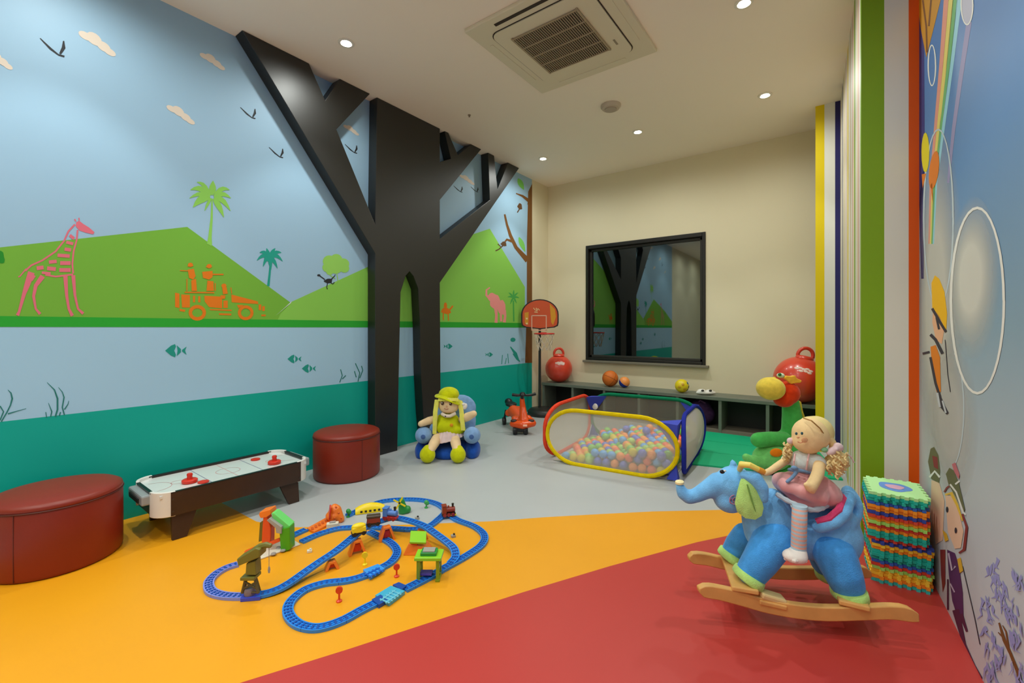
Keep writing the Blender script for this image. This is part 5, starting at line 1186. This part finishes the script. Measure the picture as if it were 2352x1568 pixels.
B().tube([f.P(1944, 1040, -.03), f.P(1954, 1048, -.03), f.P(1962, 1062, -.03)], .0025, 6).build('ribbon_end', bw, rd)
organic('bodice', [f.e(1848, 1060, .0, 30, 26, .052), f.chain((1818, 1050, 12, .03), (1806, 1056, 12, .034)), f.chain((1876, 1056, 14, -.03), (1884, 1064, 14, -.04))], wh_, rd, .006, 5)
st_ = cloth('bodice stripe', (226, 176, 172))
for u0, u1 in ((1826, 1822), (1858, 1852)): B().tube([f.P(u0, 1042, -.038), f.P((u0 + u1) / 2, 1058, -.055), f.P(u1, 1078, -.05)], .003, 6).build('bodice_stripe', st_, rd)
sb = cloth('sash blue', (112, 142, 176), .15)
organic('sash', [f.chain((1812, 1078, 4, -.02), (1826, 1078, 6, -.056), (1846, 1082, 4, -.062), (1866, 1088, 4, -.055)), f.e(1824, 1074, -.064, 8, 5, .01), f.chain((1828, 1086, 4, -.066), (1818, 1098, 4, -.08), (1808, 1106, 4, -.086))], sb, rd, .0045, 2)
sk = organic('skirt', [f.e(1852, 1118, .0, 62, 36, .1), f.e(1812, 1110, -.01, 30, 24, .07), f.e(1884, 1128, -.01, 36, 34, .085), f.e(1850, 1140, -.01, 44, 26, .09), f.chain((1800, 1112, 14, -.06), (1840, 1128, 16, -.085), (1884, 1140, 18, -.08))], pkd, rd, .006, 5, wr=(.007, 26))
b = B(); hem = [(1784, 1134, -.06), (1806, 1148, -.085), (1834, 1161, -.1), (1860, 1170, -.1), (1884, 1168, -.09), (1904, 1156, -.06)]
P_ = cr_spline([f.P(*q) for q in hem], .01)
b.tube(P_, [.008 + .002 * (i % 2) for i in range(len(P_))], 8); b.build('skirt_hem', cloth('hem pale blue', (190, 204, 214), .12), rd)
arms = organic('arm', [f.chain((1804, 1058, 9, .02), (1786, 1070, 8.5, -.02), (1768, 1082, 7.5, -.065), (1757, 1086, 7, -.082))], sk_, rd, .005, 4)
organic('arm', [f.chain((1882, 1068, 12, -.05), (1879, 1086, 12, -.085), (1870, 1106, 11.5, -.11), (1862, 1118, 12, -.122), (1852, 1113, 6, -.13)), ('c', [(f.P(1864, 1120, -.122), .016), (f.P(1866, 1128, -.12), .010)])], sk_, rd, .005, 4)
for k in range(4): pass
cu = cloth('stocking stripe pink', (232, 176, 158)); cb_ = cloth('stocking stripe blue', (176, 200, 214))
def stocking(pts_, r, n):
    P_ = cr_spline([f.P(*q) for q in pts_], .002); m_ = len(P_); b = B()
    rg = []
    x = Vector((1, 0, 0)); y = Vector((0, 1, 0))
    for i, p in enumerate(P_): rg.append([p + x * r * math.cos(2 * PI * k / 18) + y * r * math.sin(2 * PI * k / 18) for k in range(18)])
    b.rings(rg); o = b.build('stocking', [cu, cb_], rd)
    zs = [p.z for p in P_]; z0, z1 = min(zs), max(zs)
    for pl in o.data.polygons: pl.material_index = int((pl.center.z - z0) / max(1e-6, z1 - z0) * n) % 2
stocking([(1837, 1160, -.118), (1836, 1190, -.132), (1835, 1225, -.138), (1834, 1264, -.138)], f.R(14.5), 22)
sh = organic('shoe', [f.e(1826, 1277, -.148, 25, 13, .036), f.e(1834, 1266, -.14, 16, 10, .03), f.chain((1812, 1270, 9, -.15), (1836, 1282, 10, -.145))], cloth('shoe white', (236, 226, 218), .04), rd, .006, 3)
B().tube([f.P(1803, 1282, -.148), f.P(1826, 1288, -.182), f.P(1851, 1288, -.148)], .006, 6).build('shoe_trim', cloth('shoe trim', (246, 240, 232)), sh)
stocking([(1830, 1165, .10), (1828, 1195, .115), (1828, 1225, .12)], f.R(13), 14)
